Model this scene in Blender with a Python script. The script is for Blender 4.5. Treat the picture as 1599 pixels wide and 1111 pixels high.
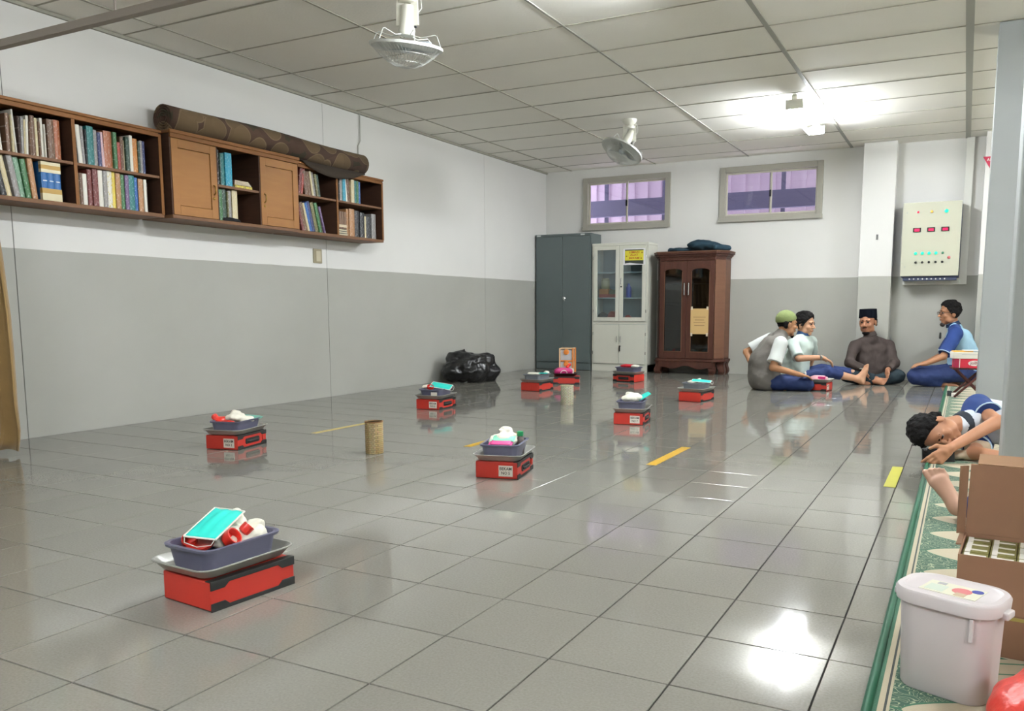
import bpy, bmesh, math, random
import numpy as np
from mathutils import Vector, Matrix, Euler
for o in list(bpy.data.objects): bpy.data.objects.remove(o)
SC = bpy.context.scene
COL = SC.collection
random.seed(7)
PI = math.pi

# ------------------------------------------------------------------ camera, world, exposure
cam_d = bpy.data.cameras.new('camera'); CAM = bpy.data.objects.new('camera', cam_d); COL.objects.link(CAM)
FPX = 1268.91; YAW = -0.47106; PITCH = -0.12009; ROLL = 0.00072
cam_d.sensor_width = 36.0; cam_d.sensor_fit = 'HORIZONTAL'
cam_d.lens = FPX / 1599 * 36
cam_d.shift_x = -56.88 / 1599; cam_d.shift_y = 79.46 / 1599
cy_, sy_, cp_, sp_ = math.cos(YAW), math.sin(YAW), math.cos(PITCH), math.sin(PITCH)
Fw = Vector((sy_*cp_, cy_*cp_, sp_)); Rt = Vector((cy_, -sy_, 0)); Up = Rt.cross(Fw)
R2 = math.cos(ROLL)*Rt + math.sin(ROLL)*Up; U2 = -math.sin(ROLL)*Rt + math.cos(ROLL)*Up
CPOS = Vector((5.3354, 0, 0.8367))
CAM.matrix_world = Matrix(((R2.x, U2.x, -Fw.x, CPOS.x), (R2.y, U2.y, -Fw.y, CPOS.y), (R2.z, U2.z, -Fw.z, CPOS.z), (0, 0, 0, 1)))
cam_d.clip_start = 0.02
SC.camera = CAM
world = bpy.data.worlds.new('world'); SC.world = world; world.use_nodes = True
bg = world.node_tree.nodes['Background']; bg.inputs[0].default_value = (0.74, 0.70, 0.76, 1); bg.inputs[1].default_value = 2.6
vs = SC.view_settings
vs.view_transform = 'Standard'; vs.look = 'None'; vs.gamma = 1; vs.use_curve_mapping = False
vs.exposure = 1.5
TUBE_POWER = 95.0
RV = Vector((0.891, 0.454, 0)); FV = Vector((-0.454, 0.891, 0)); ZV = Vector((0, 0, 1))
H = 2.72; YB = 10.41; DADO = 1.209

# ------------------------------------------------------------------ materials
def lin(c):
    return tuple(((v/255)/12.92 if v/255 <= 0.04045 else ((v/255+0.055)/1.055)**2.4) for v in c) + (1,)
MATS = {}
def mat(name, c, rough=0.6, metal=0.0, noise=0.0, scale=8.0, bump=0.0, bscale=40.0, emit=0.0, spec=0.5, coat=0.0, sheen=0.0, trans=0.0, wav=None):
    if name in MATS: return MATS[name]
    m = bpy.data.materials.new(name); m.use_nodes = True; nt = m.node_tree; N = nt.nodes; L = nt.links
    b = N['Principled BSDF']; col = lin(c)
    b.inputs['Base Color'].default_value = col; b.inputs['Roughness'].default_value = rough
    b.inputs['Metallic'].default_value = metal; b.inputs['Specular IOR Level'].default_value = spec
    b.inputs['Coat Weight'].default_value = coat
    if sheen: b.inputs['Sheen Weight'].default_value = sheen
    if trans: b.inputs['Transmission Weight'].default_value = trans
    if emit:
        b.inputs['Emission Color'].default_value = col; b.inputs['Emission Strength'].default_value = emit
    if noise or bump:
        tc = N.new('ShaderNodeTexCoord')
    if noise:
        t = N.new('ShaderNodeTexNoise'); t.inputs['Scale'].default_value = scale; t.inputs['Detail'].default_value = 4
        L.new(tc.outputs['Object'], t.inputs['Vector'])
        mx = N.new('ShaderNodeMix'); mx.data_type = 'RGBA'
        mx.inputs[6].default_value = tuple(v*(1-noise) for v in col[:3]) + (1,)
        mx.inputs[7].default_value = tuple(min(1, v*(1+noise)) for v in col[:3]) + (1,)
        L.new(t.outputs['Fac'], mx.inputs[0]); L.new(mx.outputs[2], b.inputs['Base Color'])
    if bump:
        t2 = N.new('ShaderNodeTexNoise'); t2.inputs['Scale'].default_value = bscale; t2.inputs['Detail'].default_value = 3
        L.new(tc.outputs['Object'], t2.inputs['Vector'])
        bp = N.new('ShaderNodeBump'); bp.inputs['Strength'].default_value = bump; bp.inputs['Distance'].default_value = 0.01
        L.new(t2.outputs['Fac'], bp.inputs['Height']); L.new(bp.outputs[0], b.inputs['Normal'])
    MATS[name] = m
    return m
def mat_wall():
    # white paint above, grey paint below the dado line (two real paint coats)
    m = bpy.data.materials.new('wall_paint'); m.use_nodes = True; N = m.node_tree.nodes; L = m.node_tree.links; b = N['Principled BSDF']
    g = N.new('ShaderNodeNewGeometry'); sx = N.new('ShaderNodeSeparateXYZ'); L.new(g.outputs['Position'], sx.inputs[0])
    n = N.new('ShaderNodeTexNoise'); n.inputs['Scale'].default_value = 3; L.new(g.outputs['Position'], n.inputs['Vector'])
    ad = N.new('ShaderNodeMath'); ad.operation = 'MULTIPLY_ADD'; ad.inputs[1].default_value = 0.012; L.new(n.outputs['Fac'], ad.inputs[0]); L.new(sx.outputs['Z'], ad.inputs[2])
    gt = N.new('ShaderNodeMath'); gt.operation = 'GREATER_THAN'; gt.inputs[1].default_value = DADO+0.006; L.new(ad.outputs[0], gt.inputs[0])
    n2 = N.new('ShaderNodeTexNoise'); n2.inputs['Scale'].default_value = 1.3; n2.inputs['Detail'].default_value = 6; L.new(g.outputs['Position'], n2.inputs['Vector'])
    def two(a, c):
        x = N.new('ShaderNodeMix'); x.data_type = 'RGBA'; x.inputs[6].default_value = lin(a); x.inputs[7].default_value = lin(c); L.new(n2.outputs['Fac'], x.inputs[0]); return x
    lo = two((155, 155, 146), (172, 172, 164)); hi = two((208, 207, 202), (220, 219, 214))
    x = N.new('ShaderNodeMix'); x.data_type = 'RGBA'; L.new(gt.outputs[0], x.inputs[0]); L.new(lo.outputs[2], x.inputs[6]); L.new(hi.outputs[2], x.inputs[7])
    L.new(x.outputs[2], b.inputs['Base Color']); b.inputs['Roughness'].default_value = 0.55; b.inputs['Specular IOR Level'].default_value = 0.3
    return m
M_WALL = mat_wall()
def mat_tile():
    m = bpy.data.materials.new('glazed_tile'); m.use_nodes = True; N = m.node_tree.nodes; L = m.node_tree.links; b = N['Principled BSDF']
    g = N.new('ShaderNodeNewGeometry')
    n = N.new('ShaderNodeTexNoise'); n.inputs['Scale'].default_value = 160; n.inputs['Detail'].default_value = 2; L.new(g.outputs['Position'], n.inputs['Vector'])
    oi = N.new('ShaderNodeObjectInfo')
    x = N.new('ShaderNodeMix'); x.data_type = 'RGBA'; x.inputs[6].default_value = lin((115, 113, 104)); x.inputs[7].default_value = lin((141, 139, 130)); L.new(n.outputs['Fac'], x.inputs[0])
    y = N.new('ShaderNodeMix'); y.data_type = 'RGBA'; y.blend_type = 'MULTIPLY'; y.inputs[0].default_value = 1
    mr = N.new('ShaderNodeMapRange'); mr.inputs[3].default_value = 0.95; mr.inputs[4].default_value = 1.03; L.new(oi.outputs['Random'], mr.inputs[0])
    L.new(x.outputs[2], y.inputs[6]); L.new(mr.outputs[0], y.inputs[7]); L.new(y.outputs[2], b.inputs['Base Color'])
    b.inputs['Roughness'].default_value = 0.075; b.inputs['Specular IOR Level'].default_value = 0.5
    n2 = N.new('ShaderNodeTexNoise'); n2.inputs['Scale'].default_value = 5.5; n2.inputs['Detail'].default_value = 1; L.new(g.outputs['Position'], n2.inputs['Vector'])
    bp = N.new('ShaderNodeBump'); bp.inputs['Strength'].default_value = 0.12; bp.inputs['Distance'].default_value = 0.006
    L.new(n2.outputs['Fac'], bp.inputs['Height']); L.new(bp.outputs[0], b.inputs['Normal'])
    return m
M_TILE = mat_tile()
def mat_wood(name, c1, c2, scale=(30, 2, 2), rough=0.4):
    if name in MATS: return MATS[name]
    m = bpy.data.materials.new(name); m.use_nodes = True; N = m.node_tree.nodes; L = m.node_tree.links; b = N['Principled BSDF']
    tc = N.new('ShaderNodeTexCoord'); mp = N.new('ShaderNodeMapping'); mp.inputs['Scale'].default_value = scale; L.new(tc.outputs['Object'], mp.inputs[0])
    n = N.new('ShaderNodeTexNoise'); n.inputs['Scale'].default_value = 2.0; n.inputs['Detail'].default_value = 8; n.inputs['Distortion'].default_value = 0.6; L.new(mp.outputs[0], n.inputs['Vector'])
    x = N.new('ShaderNodeMix'); x.data_type = 'RGBA'; x.inputs[6].default_value = lin(c1); x.inputs[7].default_value = lin(c2); L.new(n.outputs['Fac'], x.inputs[0])
    L.new(x.outputs[2], b.inputs['Base Color']); b.inputs['Roughness'].default_value = rough+0.15; b.inputs['Specular IOR Level'].default_value = 0.25
    MATS[name] = m
    return m
def mat_book(c, c2=None):
    """cloth/paper book cover with printed bands on the spine"""
    key = 'book_%d_%d_%d' % c + ('' if not c2 else '_%d_%d_%d' % c2)
    if key in MATS: return MATS[key]
    m = bpy.data.materials.new(key); m.use_nodes = True; N = m.node_tree.nodes; L = m.node_tree.links; b = N['Principled BSDF']
    b.inputs['Roughness'].default_value = 0.45
    tc = N.new('ShaderNodeTexCoord'); mp = N.new('ShaderNodeMapping'); mp.inputs['Scale'].default_value = (1, 60, 28); L.new(tc.outputs['Object'], mp.inputs[0])
    v = N.new('ShaderNodeTexNoise'); v.inputs['Scale'].default_value = 2.0; v.inputs['Detail'].default_value = 2; L.new(mp.outputs[0], v.inputs['Vector'])
    cr = N.new('ShaderNodeValToRGB'); cr.color_ramp.interpolation = 'CONSTANT'; cr.color_ramp.elements[0].color = (0, 0, 0, 1); cr.color_ramp.elements[1].position = 0.60; cr.color_ramp.elements[1].color = (1, 1, 1, 1)
    L.new(v.outputs['Fac'], cr.inputs[0])
    x = N.new('ShaderNodeMix'); x.data_type = 'RGBA'; x.inputs[6].default_value = lin(c)
    c2 = c2 or tuple(int(v_*0.55 + 95) for v_ in c)
    x.inputs[7].default_value = lin(c2); L.new(cr.outputs[0], x.inputs[0]); L.new(x.outputs[2], b.inputs['Base Color'])
    MATS[key] = m
    return m

# ------------------------------------------------------------------ geometry helpers
class MB:
    def __init__(s): s.v = []; s.f = []
    def add(s, vs_, fs_):
        n = len(s.v); s.v += [tuple(v) for v in vs_]; s.f += [tuple(i+n for i in f) for f in fs_]; return s
    def box(s, x0, x1, y0, y1, z0, z1):
        return s.add([(x0,y0,z0),(x1,y0,z0),(x1,y1,z0),(x0,y1,z0),(x0,y0,z1),(x1,y0,z1),(x1,y1,z1),(x0,y1,z1)],
              [(0,3,2,1),(4,5,6,7),(0,1,5,4),(1,2,6,5),(2,3,7,6),(3,0,4,7)])
    def obox(s, c, ax, ay, az, hx, hy, hz):
        c, ax, ay, az = Vector(c), Vector(ax).normalized(), Vector(ay).normalized(), Vector(az).normalized()
        p = [c + ax*hx*i + ay*hy*j + az*hz*k for k in (-1, 1) for j, i in ((-1,-1),(-1,1),(1,1),(1,-1))]
        return s.add(p, [(0,3,2,1),(4,5,6,7),(0,1,5,4),(1,2,6,5),(2,3,7,6),(3,0,4,7)])
    def bar(s, a, b, w, t, up=(0,0,1)):
        a, b = Vector(a), Vector(b); d = (b-a); u = Vector(up)
        x = d.cross(u).normalized(); z = x.cross(d).normalized()
        return s.obox((a+b)/2, d, x, z, d.length/2, w/2, t/2)
    def tube(s, pts, r, n=8, caps=True):
        pts = [Vector(p) for p in pts]; rs = r if isinstance(r, (list, tuple)) else [r]*len(pts)
        rings = []; prev = None
        for i, p in enumerate(pts):
            d = (pts[min(i+1, len(pts)-1)] - pts[max(i-1, 0)]).normalized()
            if prev is None: x = d.orthogonal().normalized()
            else: x = (prev - d*prev.dot(d)).normalized()
            prev = x; y = d.cross(x)
            rings.append([p + (x*math.cos(2*PI*k/n) + y*math.sin(2*PI*k/n))*rs[i] for k in range(n)])
        vs_ = [v for R_ in rings for v in R_]
        fs_ = [(i*n+k, i*n+(k+1) % n, (i+1)*n+(k+1) % n, (i+1)*n+k) for i in range(len(rings)-1) for k in range(n)]
        if caps: fs_ += [tuple(range(n-1, -1, -1)), tuple((len(rings)-1)*n+k for k in range(n))]
        return s.add(vs_, fs_)
    def lathe(s, c, prof, n=24, axis=(0,0,1)):
        c = Vector(c); a = Vector(axis).normalized(); x = a.orthogonal().normalized(); y = a.cross(x)
        vs_ = [c + a*h + (x*math.cos(2*PI*k/n) + y*math.sin(2*PI*k/n))*max(r, 1e-4) for r, h in prof for k in range(n)]
        m = len(prof)
        fs_ = [(i*n+k, i*n+(k+1) % n, (i+1)*n+(k+1) % n, (i+1)*n+k) for i in range(m-1) for k in range(n)]
        fs_ += [tuple(range(n-1, -1, -1)), tuple((m-1)*n+k for k in range(n))]
        return s.add(vs_, fs_)
    def prism(s, poly, axis, a, b):
        """polygon in the two other axes, extruded along axis from a to b"""
        n = len(poly)
        def P3(p, t):
            return {0: (t, p[0], p[1]), 1: (p[0], t, p[1]), 2: (p[0], p[1], t)}[axis]
        vs_ = [P3(p, a) for p in poly] + [P3(p, b) for p in poly]
        return s.add(vs_, [tuple(range(n-1, -1, -1)), tuple(range(n, 2*n))] + [(k, (k+1) % n, n+(k+1) % n, n+k) for k in range(n)])
    def loft(s, rings, m=5, capa=True, capb=True):
        """rounded rectangles (halfx, halfy, radius, z)"""
        R_ = []
        for hx, hy, r, z in rings:
            r = min(r, hx, hy)
            for cx, cy, a0 in ((hx-r, hy-r, 0), (-hx+r, hy-r, 90), (-hx+r, -hy+r, 180), (hx-r, -hy+r, 270)):
                for k in range(m):
                    a = math.radians(a0 + 90*k/(m-1)); R_.append((cx+r*math.cos(a), cy+r*math.sin(a), z))
        n = 4*m; q = len(rings)
        fs_ = [(i*n+k, i*n+(k+1) % n, (i+1)*n+(k+1) % n, (i+1)*n+k) for i in range(q-1) for k in range(n)]
        if capa: fs_.append(tuple(range(n-1, -1, -1)))
        if capb: fs_.append(tuple((q-1)*n+k for k in range(n)))
        return s.add(R_, fs_)
def link(name, me, parent=None, loc=None, rz=None):
    o = bpy.data.objects.new(name, me); COL.objects.link(o)
    if parent: o.parent = parent
    if loc is not None: o.location = loc
    if rz is not None: o.rotation_euler = (0, 0, rz)
    return o
def ob(name, mb, m, parent=None, loc=None, rz=None, bevel=0, smooth=False, label=None, solid=0):
    me = bpy.data.meshes.new(name); me.from_pydata(mb.v, [], mb.f)
    for mm in (m if isinstance(m, (list, tuple)) else [m]): me.materials.append(mm)
    bm = bmesh.new(); bm.from_mesh(me); bmesh.ops.recalc_face_normals(bm, faces=bm.faces); bm.to_mesh(me); bm.free()
    o = link(name, me, parent, loc, rz)
    if smooth:
        me.polygons.foreach_set('use_smooth', [True]*len(me.polygons))
        md = o.modifiers.new('e', 'EDGE_SPLIT'); md.split_angle = math.radians(40)
    if bevel:
        md = o.modifiers.new('b', 'BEVEL'); md.width = bevel; md.segments = 2; md.limit_method = 'ANGLE'
    if solid:
        md = o.modifiers.new('s', 'SOLIDIFY'); md.thickness = solid; md.offset = 0
    if label: o['label'] = label
    return o
def tag(o, label, cat, group=None, kind=None):
    o['label'] = label; o['category'] = cat
    if group: o['group'] = group
    if kind: o['kind'] = kind
    return o
def empty(name, loc, label, cat, group=None, rz=0):
    o = bpy.data.objects.new(name, None); COL.objects.link(o); o.location = loc; o.rotation_euler = (0, 0, rz)
    o.empty_display_size = 0.05
    return tag(o, label, cat, group)
def struct(name, mb, m, parent=None, **k):
    o = ob(name, mb, m, parent, **k); o['kind'] = 'structure'; return o
def copy_tree(o, parent=None):
    c = o.copy(); COL.objects.link(c)
    if parent: c.parent = parent
    for ch in list(o.children): copy_tree(ch, c)
    return c
def text(name, body, size, m, parent, loc, rot, extrude=0.0006, sx=1.0, align='CENTER'):
    cu = bpy.data.curves.new(name, 'FONT'); cu.body = body; cu.size = size; cu.extrude = extrude; cu.align_x = align; cu.align_y = 'CENTER'; cu.resolution_u = 2
    cu.offset = size*0.012; cu.space_line = 1.0
    t = bpy.data.objects.new(name, cu); COL.objects.link(t)
    dg = bpy.context.evaluated_depsgraph_get(); me = bpy.data.meshes.new_from_object(t.evaluated_get(dg))
    bpy.data.objects.remove(t); me.materials.clear(); me.materials.append(m)
    o = link(name, me, parent); o.location = loc; o.rotation_euler = rot; o.scale = (sx, 1, 1)
    return o
def noise3(p, f, seed=0):
    x, y, z = p[..., 0]*f, p[..., 1]*f, p[..., 2]*f; s_ = seed*1.7
    return (np.sin(x+1.3*np.sin(y*1.1+s_)+s_)*np.cos(y*0.9+1.1*np.sin(z*1.3)+s_*2) + np.sin(z*1.2+1.2*np.sin(x*0.8+s_*3)))*0.5

# ------------------------------------------------------------------ signed-distance modelling (organic shapes as one surface)
class SDF:
    def __init__(s, vox=0.006): s.p = []; s.vox = vox; s.n = []
    def rc(s, a, b, ra, rb, k=0.02): s.p.append(('rc', np.array(a, float), np.array(b, float), ra, rb, k)); return s
    def sp(s, a, r, k=0.02): return s.rc(a, (a[0], a[1], a[2]+1e-4), r, r, k)
    def el(s, c, r, rot=None, k=0.02): s.p.append(('el', np.array(c, float), np.array(r, float), np.eye(3) if rot is None else np.array(rot, float), 0, k)); return s
    def cc(s, a, b, ra, rb, k=0.02): s.p.append(('cc', np.array(a, float), np.array(b, float), ra, rb, k)); return s    # flat end at b
    def sub(s, c, r, rot=None, k=0.008): s.p.append(('sub', np.array(c, float), np.array(r, float), np.eye(3) if rot is None else np.array(rot, float), 0, k)); return s
    def cut(s, p, n): s.p.append(('cut', np.array(p, float), np.array(Vector(n).normalized(), float), 0, 0, 0)); return s   # removes the side n points to
    def floor(s, z=0.0): return s.cut((0, 0, z), (0, 0, -1))
    def noise(s, amp, f, seed=0): s.n.append((amp, f, seed)); return s
    def mesh(s):
        lo = np.full(3, 1e9); hi = -lo
        for t in s.p:
            if t[0] in ('rc', 'cc'):
                r = max(t[3], t[4]); l_ = np.minimum(t[1], t[2])-r; h_ = np.maximum(t[1], t[2])+r
            elif t[0] == 'el':
                r = max(t[2]); l_ = t[1]-r; h_ = t[1]+r
            else: continue
            lo = np.minimum(lo, l_); hi = np.maximum(hi, h_)
        v = s.vox; lo -= 3*v+0.01; hi += 3*v+0.01
        n = np.ceil((hi-lo)/v).astype(int)+1
        F = np.full(n, 0.5, np.float32)
        ax = [(lo[i]+v*np.arange(n[i])).astype(np.float32) for i in range(3)]
        for t in s.p:
            if t[0] == 'cut':
                q, nn = t[1], t[2]
                d = (ax[0]-q[0])[:, None, None]*nn[0] + (ax[1]-q[1])[None, :, None]*nn[1] + (ax[2]-q[2])[None, None, :]*nn[2]
                F = np.maximum(F, d.astype(np.float32)); continue
            if t[0] in ('rc', 'cc'):
                r = max(t[3], t[4]); l_ = np.minimum(t[1], t[2])-r; h_ = np.maximum(t[1], t[2])+r
            else:
                r = max(t[2]); l_ = t[1]-r; h_ = t[1]+r
            k = t[5]; mg = k+3*v
            i0 = np.clip(np.floor((l_-mg-lo)/v).astype(int), 0, n-1); i1 = np.clip(np.ceil((h_+mg-lo)/v).astype(int)+1, 1, n)
            sl = tuple(slice(i0[i], i1[i]) for i in range(3))
            G = np.stack(np.meshgrid(ax[0][sl[0]], ax[1][sl[1]], ax[2][sl[2]], indexing='ij'), -1)
            if t[0] == 'rc':
                a, b = t[1], t[2]; ba = b-a; L2 = max(ba@ba, 1e-12)
                h = np.clip(((G-a)@ba)/L2, 0, 1)
                d = np.linalg.norm(G-a-h[..., None]*ba, axis=-1) - (t[3]+(t[4]-t[3])*h)
            elif t[0] == 'cc':
                a, b = t[1], t[2]; ba = b-a; L = math.sqrt(ba@ba)
                h0 = ((G-a)@ba)/(L*L); h = np.clip(h0, 0, 1.3)
                d = np.linalg.norm(G-a-h[..., None]*ba, axis=-1) - (t[3]+(t[4]-t[3])*np.clip(h, 0, 1))
                d = np.maximum(d, (h0-1)*L)
            else:
                q = (G-t[1])@t[3].T; R_ = t[2]
                k0 = np.linalg.norm(q/R_, axis=-1); k1 = np.linalg.norm(q/(R_*R_), axis=-1)+1e-9
                d = k0*(k0-1)/k1
            S = F[sl]
            if t[0] == 'sub':
                d = -d; hh = np.clip(0.5+0.5*(d-S)/k, 0, 1); F[sl] = S*(1-hh)+d*hh + k*hh*(1-hh)
            elif k > 0:
                hh = np.clip(0.5+0.5*(S-d)/k, 0, 1); F[sl] = S*(1-hh)+d*hh - k*hh*(1-hh)
            else: F[sl] = np.minimum(S, d)
        if s.n:
            near = np.abs(F) < 0.04
            idx = np.argwhere(near); pts = lo+idx*v; dd = np.zeros(len(pts))
            for amp, f, seed in s.n: dd += amp*noise3(pts, f, seed)
            F[near] += dd.astype(np.float32)
        for t in s.p:
            if t[0] == 'cut' and s.n:
                q, nn = t[1], t[2]
                d = (ax[0]-q[0])[:, None, None]*nn[0] + (ax[1]-q[1])[None, :, None]*nn[1] + (ax[2]-q[2])[None, None, :]*nn[2]
                F = np.maximum(F, d.astype(np.float32))
        # surface nets
        neg = F < 0
        c = np.zeros(np.array(n)-1, np.int8)
        for dx in (0, 1):
            for dy in (0, 1):
                for dz in (0, 1): c += neg[dx:n[0]-1+dx, dy:n[1]-1+dy, dz:n[2]-1+dz]
        cell = (c > 0) & (c < 8); ci = np.argwhere(cell); idm = np.full(cell.shape, -1, np.int32); idm[cell] = np.arange(len(ci))
        acc = np.zeros((len(ci), 3)); cnt = np.zeros(len(ci))
        for a in range(3):
            o1, o2 = [x for x in range(3) if x != a]
            for u in (0, 1):
                for w in (0, 1):
                    off = np.zeros(3, int); off[o1] = u; off[o2] = w; off2 = off.copy(); off2[a] = 1
                    A = F[tuple((ci+off).T)]; B = F[tuple((ci+off2).T)]; m_ = (A < 0) != (B < 0)
                    tt = np.where(m_, A/np.where(A-B == 0, 1, A-B), 0)
                    pt = off[None, :].astype(float).repeat(len(ci), 0); pt[:, a] += tt
                    acc[m_] += pt[m_]; cnt[m_] += 1
        V = lo + (ci + acc/np.maximum(cnt, 1)[:, None])*v
        faces = []
        for a in range(3):
            o1, o2 = (a+1) % 3, (a+2) % 3
            s0 = [slice(None)]*3; s1 = [slice(None)]*3; s0[a] = slice(0, n[a]-1); s1[a] = slice(1, n[a])
            e = np.argwhere(neg[tuple(s0)] != neg[tuple(s1)])
            e = e[(e[:, o1] > 0) & (e[:, o2] > 0) & (e[:, o1] < n[o1]-1) & (e[:, o2] < n[o2]-1)]
            d1 = np.zeros(3, int); d1[o1] = 1; d2 = np.zeros(3, int); d2[o2] = 1
            q = np.stack([idm[tuple((e-d1-d2).T)], idm[tuple((e-d2).T)], idm[tuple(e.T)], idm[tuple((e-d1).T)]], 1)
            fl = neg[tuple(e.T)]
            q[~fl] = q[~fl][:, ::-1]
            faces.append(q)
        Q = np.concatenate(faces); Q = Q[(Q >= 0).all(1)]
        return V, Q
    def build(s, name, m, parent=None, label=None, loc=None):
        V, Q = s.mesh()
        me = bpy.data.meshes.new(name)
        me.vertices.add(len(V)); me.vertices.foreach_set('co', V.astype(np.float32).ravel())
        me.loops.add(len(Q)*4); me.loops.foreach_set('vertex_index', Q.astype(np.int32).ravel())
        me.polygons.add(len(Q)); me.polygons.foreach_set('loop_start', np.arange(0, len(Q)*4, 4, dtype=np.int32)); me.polygons.foreach_set('loop_total', np.full(len(Q), 4, np.int32))
        me.polygons.foreach_set('use_smooth', [True]*len(Q)); me.materials.append(m)
        me.update(calc_edges=True); me.validate()
        o = bpy.data.objects.new(name, me); COL.objects.link(o)
        if parent:
            o.parent = parent
            o.location = (0, 0, 0) if parent.parent else -Vector(parent.location)
        if label: o['label'] = label
        return o

# ------------------------------------------------------------------ common materials
WHT = mat('white_metal_paint', (205, 205, 192), 0.45, noise=0.03)
PVC = mat('white_plastic', (222, 222, 214), 0.4)
GRY = mat('grey_locker_paint', (88, 98, 97), 0.35, noise=0.06, scale=3)
DK = mat('dark_seam', (30, 32, 32), 0.6)
CHR = mat('chrome', (200, 200, 200), 0.25, 1.0)
COLP = mat('column_paint', (156, 160, 158), 0.5, noise=0.03, scale=2)
RAILM = mat('rail_metal', (142, 132, 122), 0.5)
ALU = mat('window_aluminium', (188, 184, 168), 0.45, noise=0.04)
BLK = mat('black_plastic', (22, 24, 25), 0.4)
INK = mat('ink_black', (38, 36, 38), 0.7)
PAPER = mat('paper_white', (226, 222, 212), 0.7)

# ------------------------------------------------------------------ floor
XE, YN, XR = -0.0, -4.0, 9.0
TX0, TY0, TS = 0.2891, 0.1652, 0.3
fl_ = struct('floor', MB().box(0, XR, YN, YB, -0.06, -0.004), mat('grout', (48, 46, 42), 0.9))
tile = MB(); h_ = TS/2-0.0022
tile.loft([(h_, h_, 0.001, -0.008), (h_, h_, 0.001, -0.0006), (h_-0.0008, h_-0.0008, 0.001, 0)], m=2)
tm = bpy.data.meshes.new('floor_tile'); tm.from_pydata(tile.v, [], tile.f); tm.materials.append(M_TILE)
tiles = []
for i in range(-1, 31):
    for j in range(-14, 36):
        x, y = TX0+(i+0.5)*TS, TY0+(j+0.5)*TS
        if x < TX0: continue
        if x > XR-0.1 or y > YB-0.1: continue
        d = Vector((x, y, 0))-CPOS; w = d.dot(Fw)
        vis = False
        if w > 0.8:
            px = 799.5+56.9+FPX*d.dot(R2)/w; py = 555.5+79.5-FPX*d.dot(U2)/w
            vis = -60 < px < 1500 and py < 1170
        tiles.append((w if vis else 1000+w, x, y))
tiles.sort()
rest = MB()
for n_, (w, x, y) in enumerate(tiles):
    if n_ < 300 and w < 1000:
        o = link('floor_tile', tm, fl_, (x, y, 0)); o.rotation_euler = (random.gauss(0, 0.0016), random.gauss(0, 0.0016), 0)
    else: rest.add([(v[0]+x, v[1]+y, v[2]) for v in tile.v], tile.f)
for j in range(-14, 35):   # cut row of tiles along the left wall
    y = TY0+(j+0.5)*TS
    rest.box(0.001, TX0-0.0015, y-h_, y+h_, -0.008, 0)
for i in range(30):
    if TX0+(i+1)*TS < XR: rest.box(TX0+i*TS+0.002, TX0+(i+1)*TS-0.002, TY0+34*TS+0.002, YB, -0.008, 0)
r_ = ob('floor_tiles', rest, M_TILE, fl_); r_['kind'] = 'stuff'

# ------------------------------------------------------------------ walls
wl_ = struct('wall_left', MB().box(-0.15, -0.004, YN, YB+0.15, -0.06, H+0.3), mat('wall_joint', (110, 110, 104), 0.8))
seams = [YN, -2.56, 0.27, 3.0925, 5.917, 8.742, YB]
for a, b in zip(seams[:-1], seams[1:]):
    p = ob('wall_panel', MB().box(-0.006, 0.0, a+0.0022, b-0.0022, 0, H+0.02), M_WALL, wl_, bevel=0.0015)
# back wall with two window holes
W = [(0.60, 1.805, 1.925, 2.58), (2.50, 3.715, 1.95, 2.58)]
bw = MB(); x = -0.15
for (a, b, z0, z1) in W:
    bw.box(x, a, YB, YB+0.15, -0.06, H+0.3); bw.box(a, b, YB, YB+0.15, -0.06, z0); bw.box(a, b, YB, YB+0.15, z1, H+0.3); x = b
bw.box(x, XR+0.15, YB, YB+0.15, -0.06, H+0.3)
struct('wall_back', bw, M_WALL)
struct('wall_right', MB().box(XR, XR+0.15, YN, YB, -0.06, H+0.3), M_WALL)
struct('wall_front', MB().box(-0.15, XR+0.15, YN-0.15, YN, -0.06, H+0.3), M_WALL)
struct('trim_1', MB().box(4.20, 4.555, 10.20, YB, 0, H), M_WALL, label='shallow painted column on the back wall left of the panel', bevel=0.004)
struct('trim_2', MB().box(5.44, 5.80, 10.12, YB, 0, H), M_WALL, bevel=0.004)
struct('trim_3', MB().box(5.435, 5.80, 6.38, 6.68, 0, H), COLP, bevel=0.006)
struct('trim_4', MB().box(5.512, 5.86, 4.02, 4.32, 0, H), COLP, bevel=0.008)
# ------------------------------------------------------------------ ceiling
ce = struct('ceiling', MB().box(0, XR, YN, YB, H+0.03, H+0.1), mat('ceiling_void', (90, 88, 80), 0.9))
CP = mat('ceiling_board', (236, 233, 224), 0.75, noise=0.05, scale=1.5, bump=0.15, bscale=60)
CX0, CDX, CY0, CDY = -0.825, 1.217, 3.927, 0.61
pm_ = MB().box(-CDX/2+0.002, CDX/2-0.002, -CDY/2+0.002, CDY/2-0.002, 0.0, 0.012)
pme = bpy.data.meshes.new('ceiling_panel'); pme.from_pydata(pm_.v, [], pm_.f); pme.materials.append(CP)
edge = MB()
for a in range(0, 9):
    for b in range(-13, 11):
        x0, x1, y0, y1 = CX0+CDX*a, CX0+CDX*(a+1), CY0+CDY*b, CY0+CDY*(b+1)
        if y1 < YN or y0 > YB: continue
        cx0, cx1, cy0, cy1 = max(x0, 0.004), min(x1, XR), max(y0, YN), min(y1, YB)
        if cx1-cx0 > CDX-0.01 and cy1-cy0 > CDY-0.01:
            o = link('ceiling_panel', pme, ce, ((x0+x1)/2, (y0+y1)/2, H+random.uniform(0.001, 0.004))); o.rotation_euler = (random.gauss(0, 0.0012), random.gauss(0, 0.001), 0)
        elif cx1 > cx0+0.02 and cy1 > cy0+0.02:
            ob('ceiling_panel', MB().box(cx0+0.003, cx1-0.003, cy0+0.003, cy1-0.003, H+0.002, H+0.012), CP, ce)
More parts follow.
